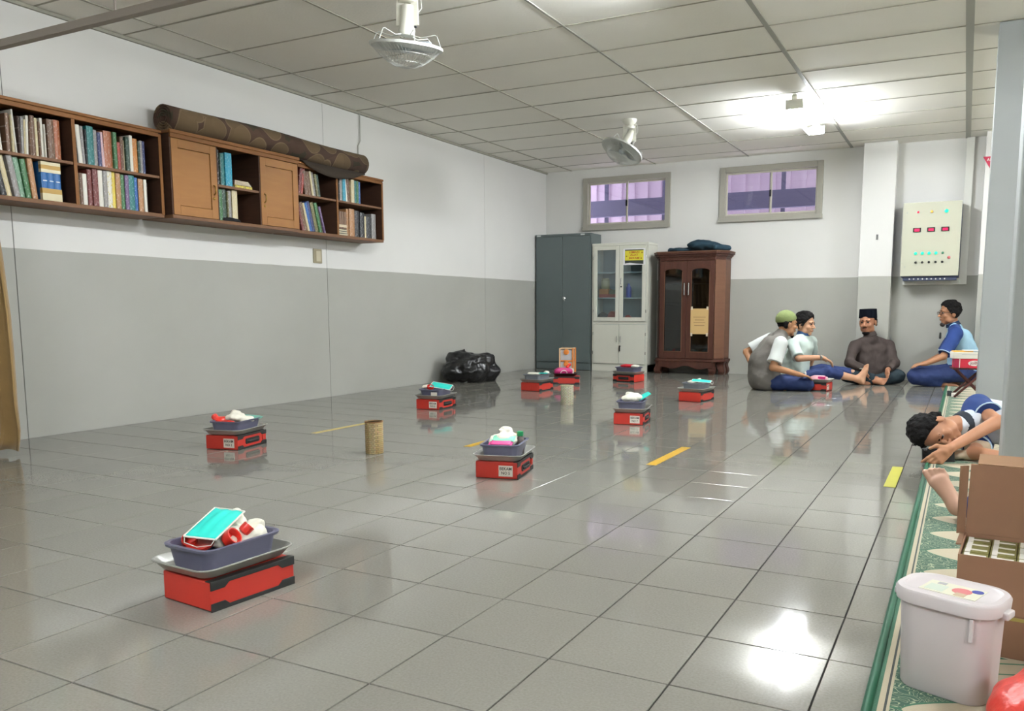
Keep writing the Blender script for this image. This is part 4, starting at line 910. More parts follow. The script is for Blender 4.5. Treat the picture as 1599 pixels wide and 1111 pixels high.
def pack(base, rz, l, hx, hy, hz, mm, label, turn=0.0, tilt=(0, 0), name='soft_pack'):
    m = MB(); m.loft([(hx*0.9, hy*0.55, 0.01, -hz), (hx, hy*0.95, 0.014, -hz*0.5), (hx, hy, 0.014, 0), (hx, hy*0.95, 0.014, hz*0.5), (hx*0.9, hy*0.55, 0.01, hz)], m=4)
    o = ob(name, m, mm, None, toW(base, rz, l), smooth=True); o.rotation_euler = (tilt[0], tilt[1], rz+turn)
    ob('end_seal', MB().box(hx-0.002, hx+0.008, -hy*0.9, hy*0.9, -0.001, 0.001), mm, o); ob('end_seal', MB().box(-hx-0.008, -hx+0.002, -hy*0.9, hy*0.9, -0.001, 0.001), mm, o)
    return tag(o, label, 'pack')
def setpos(F, deg, longfront=False):
    th = math.radians(deg)
    if not longfront: rz = th; cx, cy = HX, -HY
    else: rz = th-PI/2; cx, cy = HX, HY
    c, s_ = math.cos(rz), math.sin(rz)
    return (F[0]-(c*cx-s_*cy), F[1]-(s_*cx+c*cy), 0.0), rz
ZT0 = HZ+0.0022; ZBS = ZT0+0.0027
def std(F, deg, where, txt, handle=True, lf=False, doff=(0, 0), bmat=None, tmat=None, has_basin=True, hand_lab='', traydim=(0.130, 0.168)):
    p, rz = setpos(F, deg, lf); lend = 1 if lf else -1
    case(p, rz, 'red plastic case with black trim, '+where, txt, lend, handle)
    tp = toW(p, rz, (doff[0], doff[1], ZT0)); tray(tp, rz+0.03, 'shallow steel tray on the red case, '+where, traydim[0], traydim[1], tmat)
    bp = toW(p, rz, (doff[0], doff[1], ZBS))
    if has_basin: basin(bp, rz+0.05, 'rectangular plastic basin in the steel tray, '+where, bmat)
    return (bp.x, bp.y, bp.z), rz+0.05
# nearest set
w_ = 'nearest the camera'
b_, r_z = std((3.526, 1.502), -5, w_, None, False, doff=(-0.018, -0.005))
lump('crumpled_tissue', b_, r_z, [((0.02, 0.02, 0.07), (0.05, 0.07, 0.03)), ((0.02, 0.10, 0.085), (0.03, 0.03, 0.028)), ((-0.03, 0.075, 0.095), (0.028, 0.03, 0.038)), ((0.06, 0.06, 0.075), (0.03, 0.05, 0.025)), ((-0.055, 0.09, 0.075), (0.03, 0.03, 0.03))], TIS, 'crumpled white tissues heaped in the basin '+w_, 'tissue', 1, 0.007, 62, 0.004)
pack(b_, r_z, (-0.05, -0.02, 0.066), 0.05, 0.038, 0.018, PINK, 'pink printed sachet in the basin '+w_, 0.6, (0.1, -0.2))
cup(b_, r_z, (-0.052, -0.078, 0.066), (0.6, -0.4, 0.6), 'red rubber cup at the left front corner of the basin '+w_)
cup(b_, r_z, (0.048, -0.028, 0.074), (0.7, 0.2, 0.5), 'red rubber cup at the right side of the basin '+w_, 0.026, 0.034)
cup(b_, r_z, (0.0, -0.078, 0.060), (0.0, -0.2, 0.9), 'red rubber cup under the mask in the basin '+w_, 0.04, 0.012)
cup(b_, r_z, (0.058, 0.02, 0.088), (0.3, 0.6, 0.6), 'small red rubber cup behind the mask in the basin '+w_, 0.018, 0.03)
mask(b_, r_z, (-0.008, -0.02, 0.118), (0, 0, 0), 'turquoise face mask leaning on the tissues in the basin '+w_, (FV*0.93+ZV*0.22+RV*0.12, -RV+ZV*0.05))
ob('basin_handle', MB(), BAS) if False else None
# set 1, by the left wall
w_ = 'left of the big newspaper-covered can'
b_, r_z = std((1.549, 3.391), 13, w_, 'BEKAM\nNO 1')
lump('crumpled_tissue', b_, r_z, [((0.0, 0.0, 0.085), (0.06, 0.06, 0.028)), ((-0.02, 0.03, 0.105), (0.035, 0.03, 0.02)), ((0.06, 0.02, 0.075), (0.035, 0.05, 0.02))], TIS, 'white crumpled gloves and tissues in the basin '+w_, 'tissue', 4, 0.006, 66, 0.005)
lump('rubber_hose', b_, r_z, [((-0.07, -0.03, 0.075), (0.035, 0.04, 0.022)), ((-0.10, -0.06, 0.095), (0.012, 0.02, 0.02)), ((0.0, -0.09, 0.07), (0.08, 0.012, 0.01))], RCUP, 'red rubber hose spilling over the basin '+w_, 'hose', 2, 0.005, 60, 0.005)
pack(b_, r_z, (0.05, 0.10, 0.078), 0.05, 0.035, 0.006, mat('mask_pale_green', (110, 170, 150), 0.7), 'pale green folded mask in the basin '+w_, 0.2, (0.1, 0.1), 'folded_mask')
# set 2
w_ = 'in front of the black rubbish bag'
b_, r_z = std((1.509, 5.527), 6, w_, 'BEKAM\nNO 2')
ob('basin_sticker', MB().box(0.02, 0.075, -0.139, -0.137, 0.02, 0.055), STK, bpy.data.objects[[o.name for o in bpy.data.objects if o.name.startswith('plastic_basin')][-1]])
lump('crumpled_tissue', b_, r_z, [((-0.09, 0.0, 0.085), (0.03, 0.05, 0.02)), ((-0.06, 0.06, 0.085), (0.03, 0.04, 0.02))], TIS, 'white tissue at the left of the basin '+w_, 'tissue', 5, 0.006, 66, 0.006)
cup(b_, r_z, (-0.03, -0.05, 0.068), (0.3, -0.3, 0.8), 'red rubber cup in the basin '+w_, 0.028, 0.035)
mask(b_, r_z, (0.05, 0.0, 0.098), (0.35, 0.15, 0.15), 'turquoise face mask lying on the basin '+w_)
# set 3 centre
w_ = 'in the middle of the floor'
b_, r_z = std((3.423, 3.42), 13, w_, 'BEKAM\nNO 5')
lump('crumpled_tissue', b_, r_z, [((0.01, 0.0, 0.09), (0.055, 0.07, 0.04)), ((0.0, 0.02, 0.125), (0.035, 0.035, 0.02)), ((-0.04, -0.02, 0.08), (0.035, 0.05, 0.03))], TIS, 'white crumpled glove and tissues in the basin '+w_, 'tissue', 7, 0.007, 60, 0.005)
pack(b_, r_z, (0.0, -0.075, 0.08), 0.052, 0.03, 0.010, PINK, 'pink sachet at the front of the basin '+w_, 0.0, (0.3, 0))
pack(b_, r_z, (0.005, -0.05, 0.097), 0.052, 0.028, 0.008, MINT, 'mint green wrapper on the pink sachet in the basin '+w_, 0.05, (0.4, 0))
t = tag(ob('small_bottle', MB().lathe((0, 0, 0), [(0.018, 0), (0.019, 0.004), (0.019, 0.075), (0.010, 0.088)], 16), mat('bottle_brown', (96, 84, 80), 0.3), None, toW(b_, r_z, (0.068, 0.055, 0.009)), smooth=True), 'small dark bottle with a green cap in the basin '+w_, 'bottle')
ob('cap', MB().lathe((0, 0, 0.088), [(0.017, 0), (0.017, 0.022), (0.012, 0.024)], 14), GRN, t, smooth=True)
# set 4
w_ = 'just left of the magenta pack'
b_, r_z = std((1.543, 7.242), -2, w_, None, False, bmat=BAS2)
lump('crumpled_tissue', b_, r_z, [((-0.03, 0.0, 0.08), (0.07, 0.07, 0.012)), ((0.07, 0.08, 0.088), (0.03, 0.03, 0.018))], TIS, 'flat white tissues in the basin '+w_, 'tissue', 8, 0.004, 60, 0.006)
pack(b_, r_z, (0.05, 0.02, 0.083), 0.05, 0.04, 0.005, CYN, 'turquoise folded mask, basin '+w_, 0.3, (0, 0), 'folded_mask')
# set 5 (magenta pack)
w_ = 'in front of the orange organizer'
b_, r_z = std((1.584, 8.124), 24, w_, 'NO 3', False, True, has_basin=False, tmat=mat('tray_dark', (50, 50, 50), 0.4, 0.5), traydim=(0.10, 0.14), doff=(-0.02, -0.02))
p = pack(b_, r_z, (0.0, -0.02, 0.045), 0.05, 0.105, 0.042, MAG, 'magenta printed tissue pack lying on the tray '+w_, 0.12)
ob('white_end', MB().box(-0.04, 0.045, 0.09, 0.112, -0.036, 0.034), PAPER, p, bevel=0.006); ob('printed_ring', MB().tube([(0.0505, 0.035*math.cos(a*PI/8), 0.026*math.sin(a*PI/8)-0.012) for a in range(17)], 0.004, 6), PAPER, p)
lump('crumpled_tissue', b_, r_z, [((0.0, 0.03, 0.10), (0.02, 0.03, 0.02)), ((0.0, 0.05, 0.12), (0.015, 0.02, 0.02))], RCUP, 'small red rubber bulb on the magenta pack', 'bulb', 3, 0.004, 60, 0.006)
# set 6
w_ = 'second from the right in the middle row, numbered case right of the big reflection'
w_ = 'with the sticker NO 7'
b_, r_z = std((3.316, 5.462), 10, w_, 'BEKAM\nNO 7')
lump('crumpled_tissue', b_, r_z, [((-0.02, 0.0, 0.09), (0.06, 0.07, 0.03)), ((0.02, 0.04, 0.095), (0.05, 0.05, 0.028)), ((-0.03, 0.03, 0.115), (0.03, 0.03, 0.016))], TIS, 'white crumpled tissues in the basin '+w_, 'tissue', 9, 0.006, 64, 0.006)
pack(b_, r_z, (0.075, 0.06, 0.10), 0.045, 0.035, 0.005, CYN, 'turquoise folded mask sticking up from the basin '+w_, 0.4, (0.2, -0.5), 'folded_mask')
# set 7
w_ = 'in front of the white cabinet'
b_, r_z = std((2.034, 8.621), -12, w_, None, True, True)
p = pack(b_, r_z, (0.0, -0.01, 0.087), 0.04, 0.085, 0.018, mat('pack_red', (204, 40, 52), 0.4, noise=0.1, scale=30), 'red printed pack on the basin '+w_, 0.1)
lump('crumpled_tissue', b_, r_z, [((0.01, 0.09, 0.09), (0.05, 0.04, 0.018))], TIS, 'white tissue at the right end of the basin '+w_, 'tissue', 11, 0.005, 60, 0.006)
# set 8
w_ = 'left of the man in the grey vest'
b_, r_z = std((3.269, 7.059), -8, w_, None, False, bmat=BAS2)
lump('crumpled_tissue', b_, r_z, [((-0.03, 0.0, 0.08), (0.06, 0.07, 0.012)), ((0.0, 0.06, 0.095), (0.02, 0.03, 0.015))], TIS, 'white tissues in the basin '+w_, 'tissue', 12, 0.004, 60, 0.006)
mask(b_, r_z, (0.045, 0.0, 0.090), (0.12, 0.05, 0.2), 'turquoise face mask on the basin '+w_)
# set 9 beside the seated men
w_ = 'between the knees of the seated men'
b_, r_z = std((4.124, 8.575), -8, w_, 'NO 8', False, True, has_basin=False)
t = tag(ob('dropper_bottle', MB().lathe((0, 0, 0), [(0.018, 0), (0.02, 0.004), (0.02, 0.055), (0.010, 0.066), (0.010, 0.078), (0.005, 0.09), (0.003, 0.10)], 16), mat('bottle_clear', (206, 218, 220), 0.3), None, toW(b_, r_z, (0.05, -0.09, 0.0005)), smooth=True), 'small white dropper bottle on the tray between the seated men', 'bottle')
ob('cap', MB().lathe((0, 0, 0.078), [(0.011, 0), (0.008, 0.014), (0.004, 0.024)], 12), PAPER, t)
p = pack(b_, r_z, (0.03, 0.04, 0.032), 0.045, 0.09, 0.032, mat('pack_pale_pink', (228, 176, 184), 0.4), 'pink tissue pack on the tray between the seated men', 0.05)
ob('magenta_print', MB().box(-0.02, 0.0462, 0.0, 0.075, -0.02, 0.026), MAG, p, bevel=0.004)

# ------------------------------------------------------------------ newspaper covered cans
def paper_mat(n, a, c):
    m = bpy.data.materials.new(n); m.use_nodes = True; N = m.node_tree.nodes; L = m.node_tree.links; b = N['Principled BSDF']; b.inputs['Roughness'].default_value = 0.7
    tc = N.new('ShaderNodeTexCoord'); br = N.new('ShaderNodeTexBrick'); br.inputs['Scale'].default_value = 22; br.inputs['Color1'].default_value = lin(a); br.inputs['Color2'].default_value = lin(c); br.inputs['Mortar'].default_value = lin(tuple(int(v*0.72) for v in a)); br.inputs['Mortar Size'].default_value = 0.03
    mp = N.new('ShaderNodeMapping'); mp.inputs['Rotation'].default_value = (PI/2, 0, 0); L.new(tc.outputs['Object'], mp.inputs[0]); L.new(mp.outputs[0], br.inputs['Vector'])
    n2 = N.new('ShaderNodeTexNoise'); n2.inputs['Scale'].default_value = 60; L.new(tc.outputs['Object'], n2.inputs['Vector'])
    mx = N.new('ShaderNodeMix'); mx.data_type = 'RGBA'; mx.blend_type = 'MULTIPLY'; mx.inputs[0].default_value = 0.4; L.new(br.outputs[0], mx.inputs[6]); L.new(n2.outputs['Color'], mx.inputs[7]); L.new(mx.outputs[2], b.inputs['Base Color']); return m
def can(loc, r, h, mm, label, rim):
    t = empty('covered_can', loc, label, 'can', None)
    ob('can_body', MB().lathe((0, 0, 0), [(r-0.002, 0), (r, 0.003), (r, h-0.004), (r-0.002, h), (r-0.005, h), (r-0.005, 0.008), (0.001, 0.006)], 32), mm, t, smooth=True)
    ob('can_rim', MB().lathe((0, 0, h-0.004), [(r-0.004, 0), (r+0.002, 0.001), (r+0.002, 0.006), (r-0.004, 0.007), (r-0.004, 0)], 32), rim, t)
    return t
c1 = can((2.315, 3.70, 0), 0.052, 0.185, paper_mat('can_tan_paper', (196, 170, 120), (176, 148, 98)), 'tall can wrapped in tan printed paper, nearer one', mat('can_rim_brown', (132, 92, 52), 0.5))
ob('wadding', MB().lathe((0, 0, 0.165), [(0.046, 0), (0.03, 0.012), (0.001, 0.014)], 18), mat('wadding_grey', (180, 178, 176), 0.8), c1)
ob('overlap_flap', MB().box(0.006, 0.046, -0.0535, -0.049, 0.003, 0.178), paper_mat('can_tan_paper2', (214, 192, 148), (200, 176, 128)), c1)
c2 = can((2.255, 6.41, 0), 0.056, 0.165, paper_mat('can_cream_paper', (206, 202, 176), (192, 186, 158)), 'cream paper wrapped can farther away, near the red case in front of the organizer', mat('can_rim_cream', (186, 178, 140), 0.5))
# ------------------------------------------------------------------ yellow floor tape
YT = mat('tape_yellow', (182, 142, 14), 0.45, noise=0.06); YT2 = mat('tape_yellow_pale', (178, 174, 44), 0.45, noise=0.05); YT3 = mat('tape_worn', (196, 176, 110), 0.5, noise=0.1)
for x, y0, y1, wdt, mm, lab in ((3.875, 4.08, 4.71, 0.055, YT, 'deep yellow floor tape strip in the middle of the floor'), (5.062, 4.08, 4.63, 0.052, YT2, 'pale yellow floor tape strip near the lying man'),
    (2.68, 4.12, 4.74, 0.05, YT, 'yellow floor tape strip behind the middle basin'), (1.472, 4.10, 4.68, 0.045, YT3, 'worn tan floor tape strip left of the nearer can')):
    tag(ob('floor_tape', MB().box(-wdt/2, wdt/2, 0, y1-y0, 0.0004, 0.0014), mm, None, (x, y0, 0)), lab, 'tape', 'floor tape strips')
# ------------------------------------------------------------------ black rubbish bag
s = SDF(0.011)
s.el((0.33, 7.86, 0.15), (0.24, 0.26, 0.17)).el((0.27, 7.80, 0.27), (0.13, 0.14, 0.10)).el((0.42, 8.05, 0.12), (0.17, 0.19, 0.13)).el((0.24, 7.68, 0.12), (0.15, 0.14, 0.12)).el((0.42, 8.0, 0.22), (0.14, 0.15, 0.10))
s.rc((0.22, 7.72, 0.28), (0.28, 7.82, 0.37), 0.09, 0.03)
s.noise(0.022, 15, 1).noise(0.012, 33, 2).noise(0.006, 70, 5).floor(0.001).cut((0.012, 0, 0), (-1, 0, 0))
tag(s.build('rubbish_bag', mat('black_plastic_film', (14, 15, 17), 0.28, bump=0.9, bscale=18, spec=0.6)), 'crumpled black plastic rubbish bag on the floor against the left wall', 'bag')
# ------------------------------------------------------------------ orange plastic organizer
og = empty('organizer', (0.775, 9.50, 0), 'small orange plastic drawer organizer standing before the grey locker', 'organizer', None, 0.30)
OR = mat('organizer_orange', (228, 136, 58), 0.4); OR2 = mat('organizer_pale', (226, 190, 150), 0.4); CLR = mat('drawer_clear', (196, 190, 190), 0.3)
hx, hy, hz = 0.085, 0.11, 0.33
for x in (-hx, hx):
    for y in (-hy, hy): ob('post', MB().box(x-0.009, x+0.009, y-0.009, y+0.009, 0, hz), OR if x > 0 else OR2, og, bevel=0.002)
for z in (0.006, hz/2-0.006, hz-0.014):
    m = MB(); m.box(-hx, hx, -hy, hy, z, z+0.014); ob('deck', m, OR2 if z > 0.3 else OR, og, bevel=0.002)
for z in (0.022, hz/2+0.010):
    d = ob('drawer', MB().box(-hx+0.012, hx-0.012, -hy+0.002, hy-0.012, z, z+0.13), CLR, og, bevel=0.003)
    ob('drawer_handle', MB().lathe((0, -hy+0.002, z+0.105), [(0.036, 0), (0.034, -0.012), (0.02, -0.016)], 16, axis=(0, 1, 0)), OR, d)
ob('mint_item', MB().box(hx-0.0125, hx-0.010, -0.02, 0.05, 0.04, 0.12), MINT, og)
# ------------------------------------------------------------------ prayer carpet
CPM = bpy.data.materials.new('prayer_carpet'); CPM.use_nodes = True
N = CPM.node_tree.nodes; L = CPM.node_tree.links; b = N['Principled BSDF']; b.inputs['Roughness'].default_value = 0.95; b.inputs['Sheen Weight'].default_value = 0.2
tc = N.new('ShaderNodeTexCoord'); sp = N.new('ShaderNodeSeparateXYZ'); L.new(tc.outputs['Object'], sp.inputs[0])
def M_(op, a, c=None, d=None):
    n = N.new('ShaderNodeMath'); n.operation = op
    for i, v in enumerate((a, c, d)):
        if v is None: continue
        if isinstance(v, (int, float)): n.inputs[i].default_value = v
        else: L.new(v, n.inputs[i])
    return n.outputs[0]
X_, Y_ = sp.outputs['X'], sp.outputs['Y']
def mixc(f, a, c):
    n = N.new('ShaderNodeMix'); n.data_type = 'RGBA'; L.new(f, n.inputs[0])
    for i, v in ((6, a), (7, c)):
        if isinstance(v, tuple): n.inputs[i].default_value = lin(v)
        else: L.new(v, n.inputs[i])
    return n.outputs[2]
GRC, CRC, DKC = (14, 84, 56), (176, 164, 138), (36, 46, 42)
xm = M_('MODULO', X_, 1.18)
nz1 = N.new('ShaderNodeTexNoise'); nz1.inputs['Scale'].default_value = 26; nz1.inputs['Detail'].default_value = 0.5; nz1.inputs['Distortion'].default_value = 1.6; L.new(tc.outputs['Object'], nz1.inputs['Vector'])
iso = M_('LESS_THAN', M_('ABSOLUTE', M_('SUBTRACT', M_('FRACT', M_('MULTIPLY', nz1.outputs['Fac'], 7.0)), 0.5)), 0.11)
arab = mixc(iso, (14, 72, 50), (150, 158, 126))
ph = M_('PINGPONG', M_('ADD', Y_, 0.04), 0.125)                      # arches every 25 cm
fx = M_('MULTIPLY', M_('POWER', M_('MAXIMUM', M_('SUBTRACT', xm, 0.075), 0.0), 0.60), 0.33)
tongue = M_('LESS_THAN', ph, fx); outl = M_('LESS_THAN', M_('ABSOLUTE', M_('SUBTRACT', ph, fx)), 0.0045)
ring = M_('LESS_THAN', M_('ABSOLUTE', M_('SUBTRACT', M_('FRACT', M_('MULTIPLY', M_('SUBTRACT', fx, ph), 16.0)), 0.5)), 0.06)
field = mixc(M_('MULTIPLY', ring, M_('GREATER_THAN', xm, 0.26)), CRC, (40, 108, 74))
c = mixc(tongue, arab, field); c = mixc(outl, c, (20, 92, 62))
def band(a, bb, col, src):
    return mixc(M_('MULTIPLY', M_('GREATER_THAN', xm, a), M_('LESS_THAN', xm, bb)), src, col)
c = band(-0.1, 0.030, GRC, c); c = band(0.030, 0.042, CRC, c); c = band(0.042, 0.047, DKC, c); c = band(0.047, 0.053, CRC, c)
L.new(c, b.inputs['Base Color'])
pl = N.new('ShaderNodeTexNoise'); pl.inputs['Scale'].default_value = 400; L.new(tc.outputs['Object'], pl.inputs['Vector']); bp = N.new('ShaderNodeBump'); bp.inputs['Strength'].default_value = 0.4; bp.inputs['Distance'].default_value = 0.003; L.new(pl.outputs['Fac'], bp.inputs['Height']); L.new(bp.outputs[0], b.inputs['Normal'])
pc = ob('prayer_carpet', MB().box(0.0, 2.3, 0.0, 8.9, 0.0003, 0.010), CPM, None, (5.187, 0.8, 0), bevel=0.003)
tag(pc, 'long green and cream prayer carpet with arch pattern on the floor at the right', 'carpet')
ob('border_roll', MB().tube([(0.012, 0, 0.009), (0.012, 4.45, 0.009), (0.012, 8.9, 0.009)], 0.0095, 10), mat('border_green', (14, 84, 56), 0.6), pc, smooth=True)
# ------------------------------------------------------------------ white tub
TB = mat('tub_white', (206, 198, 198), 0.35, spec=0.5); 
tb = empty('plastic_tub', (5.345, 1.915, 0.0102), 'white plastic tub with rounded lid and a printed label, front right', 'tub', None, math.radians(-20))
hx, hy = 0.099, 0.072; th = 0.222
ob('tub_body', MB().loft([(hx*0.88, hy*0.86, 0.04, 0.0), (hx*0.92, hy*0.9, 0.045, 0.004), (hx*0.985, hy*0.98, 0.05, th-0.03), (hx*0.985, hy*0.98, 0.05, th-0.02)], m=8), TB, tb, smooth=True)
ld = ob('lid', MB().loft([(hx+0.002, hy+0.002, 0.054, th-0.028), (hx+0.008, hy+0.008, 0.058, th-0.027), (hx+0.010, hy+0.010, 0.06, th-0.004), (hx+0.006, hy+0.006, 0.056, th+0.002), (hx-0.006, hy-0.006, 0.046, th+0.003), (hx-0.012, hy-0.012, 0.042, th-0.002)], m=8), TB, tb, smooth=True)
for s_ in (-1, 1): ob('lid_clip', MB().box(s_*(hx+0.012)-0.008, s_*(hx+0.012)+0.008, -0.02, 0.02, th-0.034, th-0.018), TB, tb, bevel=0.004)
ob('body_rib', MB().box(0.062, 0.070, -hy*0.985-0.003, -hy*0.94, th-0.08, th-0.03), TB, tb, bevel=0.001)
lb = ob('label', MB().box(-0.058, 0.058, -0.038, 0.038, th-0.0025, th-0.001), mat('tub_label', (214, 212, 190), 0.5), tb)
ob('label_pink', MB().lathe((0.018, 0.002, th-0.0010), [(0.020, 0), (0.020, 0.0004)], 20), mat('label_pink', (206, 120, 120), 0.5), lb)
ob('label_green', MB().box(-0.05, -0.012, -0.03, 0.012, th-0.001, th-0.0006), mat('label_pale_green', (196, 206, 190), 0.5), lb)
ob('label_stem', MB().box(0.012, 0.034, -0.034, -0.012, th-0.001, th-0.0005), mat('label_tan', (190, 168, 140), 0.5), lb)
ob('label_grey', MB().box(-0.040, -0.022, 0.018, 0.033, th-0.001, th-0.0006), mat('label_grey', (168, 168, 168), 0.5), lb)
ob('label_blue', MB().lathe((0.044, 0.020, th-0.001), [(0.012, 0), (0.012, 0.0006)], 16), mat('label_blue', (62, 70, 150), 0.5), lb)
# ------------------------------------------------------------------ stacked cartons with packs
CB = mat('cardboard', (132, 98, 74), 0.85, noise=0.05, scale=14); CB2 = mat('cardboard_inside', (142, 108, 78), 0.85, noise=0.05, scale=14)
CX, CYF, CW, CD = 5.352, 2.15, 0.44, 0.225
rot = math.radians(-4)
k1 = empty('carton', (CX, CYF, 0.0102), 'closed brown cardboard carton under the open one, behind the white tub', 'carton', None, rot)
ob('box_walls', MB().box(0, CW, 0, CD, 0, 0.104), CB, k1, bevel=0.002)
ob('tape_strip', MB().box(0.0, CW, CD/2-0.025, CD/2+0.025, 0.104, 0.1046), mat('parcel_tape', (170, 140, 96), 0.3), k1)
ob('strap', MB().box(-0.0015, CW+0.001, -0.0015, 0.002, 0.094, 0.102), mat('strap_olive', (150, 136, 70), 0.4), k1)
k2 = empty('carton', (CX, CYF, 0.1155), 'open brown cardboard carton with its back flap standing up, full of small packs', 'carton', None, rot)
hh_ = 0.132; e = 0.004
for nm, (a0, a1, b0, b1) in (('front_wall', (0, CW, 0, e)), ('back_wall', (0, CW, CD-e, CD)), ('side_wall', (0, e, e, CD-e)), ('side_wall', (CW-e, CW, e, CD-e))): ob(nm, MB().box(a0, a1, b0, b1, 0, hh_), CB, k2)
ob('bottom', MB().box(e, CW-e, e, CD-e, 0, 0.004), CB, k2)
fl = ob('back_flap', MB().prism([(0.0, hh_), (CW, hh_), (CW, hh_+0.185), (0.004, hh_+0.185)], 1, CD-0.003, CD+0.002), CB, k2, bevel=0.001)
ob('folded_edge', MB().prism([(CD+0.002, hh_+0.180), (CD-0.003, hh_+0.187), (CD+0.058, hh_+0.204), (CD+0.060, hh_+0.199)], 0, 0.02, CW), CB2, fl)
ob('side_flap', MB().box(-0.012, 0.0, CD-0.13, CD+0.001, hh_-0.002, hh_+0.002), CB, k2)
m = MB(); m.obox((-0.010, CD-0.012, hh_+0.09), (1, 0.9, 0), (-0.9, 1, 0), (0, 0, 1), 0.012, 0.0018, 0.09); ob('side_flap', m, CB, k2)
m = MB(); m.obox((CW+0.03, CD/2, hh_-0.03), (0.5, 0, -0.8), (0, 1, 0), (0.8, 0, 0.5), 0.05, 0.10, 0.0015); ob('side_flap', m, CB, k2)
PKG = mat('pack_olive', (116, 112, 62), 0.4, noise=0.35, scale=60); PKW = mat('pack_white', (220, 216, 208), 0.5)
sp_ = MB().box(-0.028, 0.028, -0.0245, 0.0245, 0, 0.034); spm = bpy.data.meshes.new('coffee_pack'); spm.from_pydata(sp_.v, [], sp_.f); spm.materials.append(PKG)
st_ = MB().box(-0.024, -0.012, -0.0235, 0.0235, 0.034, 0.0348).box(-0.012, 0.024, -0.004, 0.006, 0.034, 0.0350); stm = bpy.data.meshes.new('pack_stripe'); stm.from_pydata(st_.v, [], st_.f); stm.materials.append(PKW)
cr_, sr_ = math.cos(rot), math.sin(rot)
for i in range(8):
    for j in range(4):
        lx, ly = 0.035+i*0.0585, 0.0315+j*0.0535
        if lx > CW-0.03: continue
        o = link('snack_pack', spm, None, (CX+cr_*lx-sr_*ly, CYF+sr_*lx+cr_*ly, 0.1155+hh_-0.042+random.uniform(-0.001, 0.001)), rot+random.uniform(-0.03, 0.03))
        c = link('pack_stripe', stm, o)
        tag(o, 'small olive pack with a white stripe, one of the rows packed in the open carton', 'pack', 'olive packs in the open carton')
ob('false_floor', MB().box(e, CW-e, e, CD-e, 0.004, hh_-0.0425), CB, k2)  # solid false floor block that the packs rest on
# ------------------------------------------------------------------ red plastic bag
s = SDF(0.006)
s.el((5.50, 1.66, 0.075), (0.10, 0.10, 0.08)).el((5.56, 1.72, 0.09), (0.10, 0.11, 0.09)).rc((5.43, 1.62, 0.04), (5.50, 1.58, 0.03), 0.035, 0.05).rc((5.44, 1.88, 0.04), (5.5, 1.80, 0.06), 0.02, 0.04).noise(0.014, 18, 2).noise(0.007, 40, 4).floor(0.0104)
tag(s.build('plastic_bag', mat('red_film', (206, 52, 38), 0.4, noise=0.12, scale=14, bump=0.5, bscale=30, spec=0.6)), 'shiny red plastic bag on the carpet at the bottom right corner', 'bag')
# ------------------------------------------------------------------ folding stool with tissue boxes
SW = mat_wood('stool_wood', (62, 30, 28), (84, 44, 38), (10, 10, 2), 0.4)
stl = empty('folding_stool', (5.40, 8.62, 0.0102), 'small dark wooden folding stool with crossed legs by the seated man in blue', 'stool', None, 0.12)
for y in (-0.11, 0.11):
    for s_ in (-1, 1): ob('leg', MB().bar((s_*0.13, y+s_*0.012, 0.004), (-s_*0.12, y+s_*0.012, 0.262), 0.02, 0.03, up=(0, 1, 0)), SW, stl, bevel=0.002)
for x in (-0.12, 0.12): ob('stretcher', MB().tube([(x, -0.12, 0.015), (x, 0.12, 0.015)], 0.009, 8), SW, stl)
ob('pivot_rod', MB().tube([(0, -0.125, 0.133), (0, 0.125, 0.133)], 0.006, 8), SW, stl)
for k in range(5): ob('seat_slat', MB().box(-0.155+0.063*k, -0.098+0.063*k, -0.13, 0.13, 0.262, 0.275), SW, stl, bevel=0.002)
z0 = 0.0102+0.2755
rb = empty('tissue_box', (5.405, 8.60, z0), 'red tissue box with a white oval label on the folding stool', 'tissue box', None, 0.14)
ob('box_body', MB().box(-0.145, 0.145, -0.075, 0.075, 0, 0.085), mat('tissue_red', (206, 36, 62), 0.45), rb, bevel=0.003)
ob('white_edge', MB().box(-0.105, -0.097, -0.0765, -0.07, 0.0, 0.085), PAPER, rb); ob('dark_end', MB().box(-0.1455, -0.105, -0.0762, 0.0, 0.004, 0.082), mat('tissue_magenta', (170, 30, 70), 0.5), rb)
ov = MB(); n_ = 28; ov.prism([(0.055*math.cos(2*PI*k/n_)+0.025, 0.026*math.sin(2*PI*k/n_)+0.045) for k in range(n_)], 1, -0.0765, -0.0745); ovo = ob('oval_label', ov, PAPER, rb)
text('lettering', 'jolly', 0.040, mat('tissue_text', (120, 24, 44), 0.6), ovo, (0.025, -0.0768, 0.047), (PI/2, 0, 0), 0.0003, 1.1)
wb = empty('tissue_box', (5.395, 8.60, z0+0.086), 'white tissue box with an orange band lying on the red tissue box', 'tissue box', None, 0.17)
ob('box_body', MB().box(-0.155, 0.15, -0.078, 0.078, 0, 0.062), PAPER, wb, bevel=0.004)
ob('orange_band', MB().box(-0.15, 0.02, -0.06, 0.05, 0.062, 0.072), mat('band_orange', (226, 164, 60), 0.5), wb, bevel=0.003); ob('top_sheet', MB().box(-0.06, 0.15, -0.07, 0.06, 0.0725, 0.078), PAPER, wb, bevel=0.002); ob('print_line', MB().box(-0.08, 0.08, -0.0785, -0.077, 0.036, 0.040), mat('print_grey', (170, 172, 176), 0.5), wb)
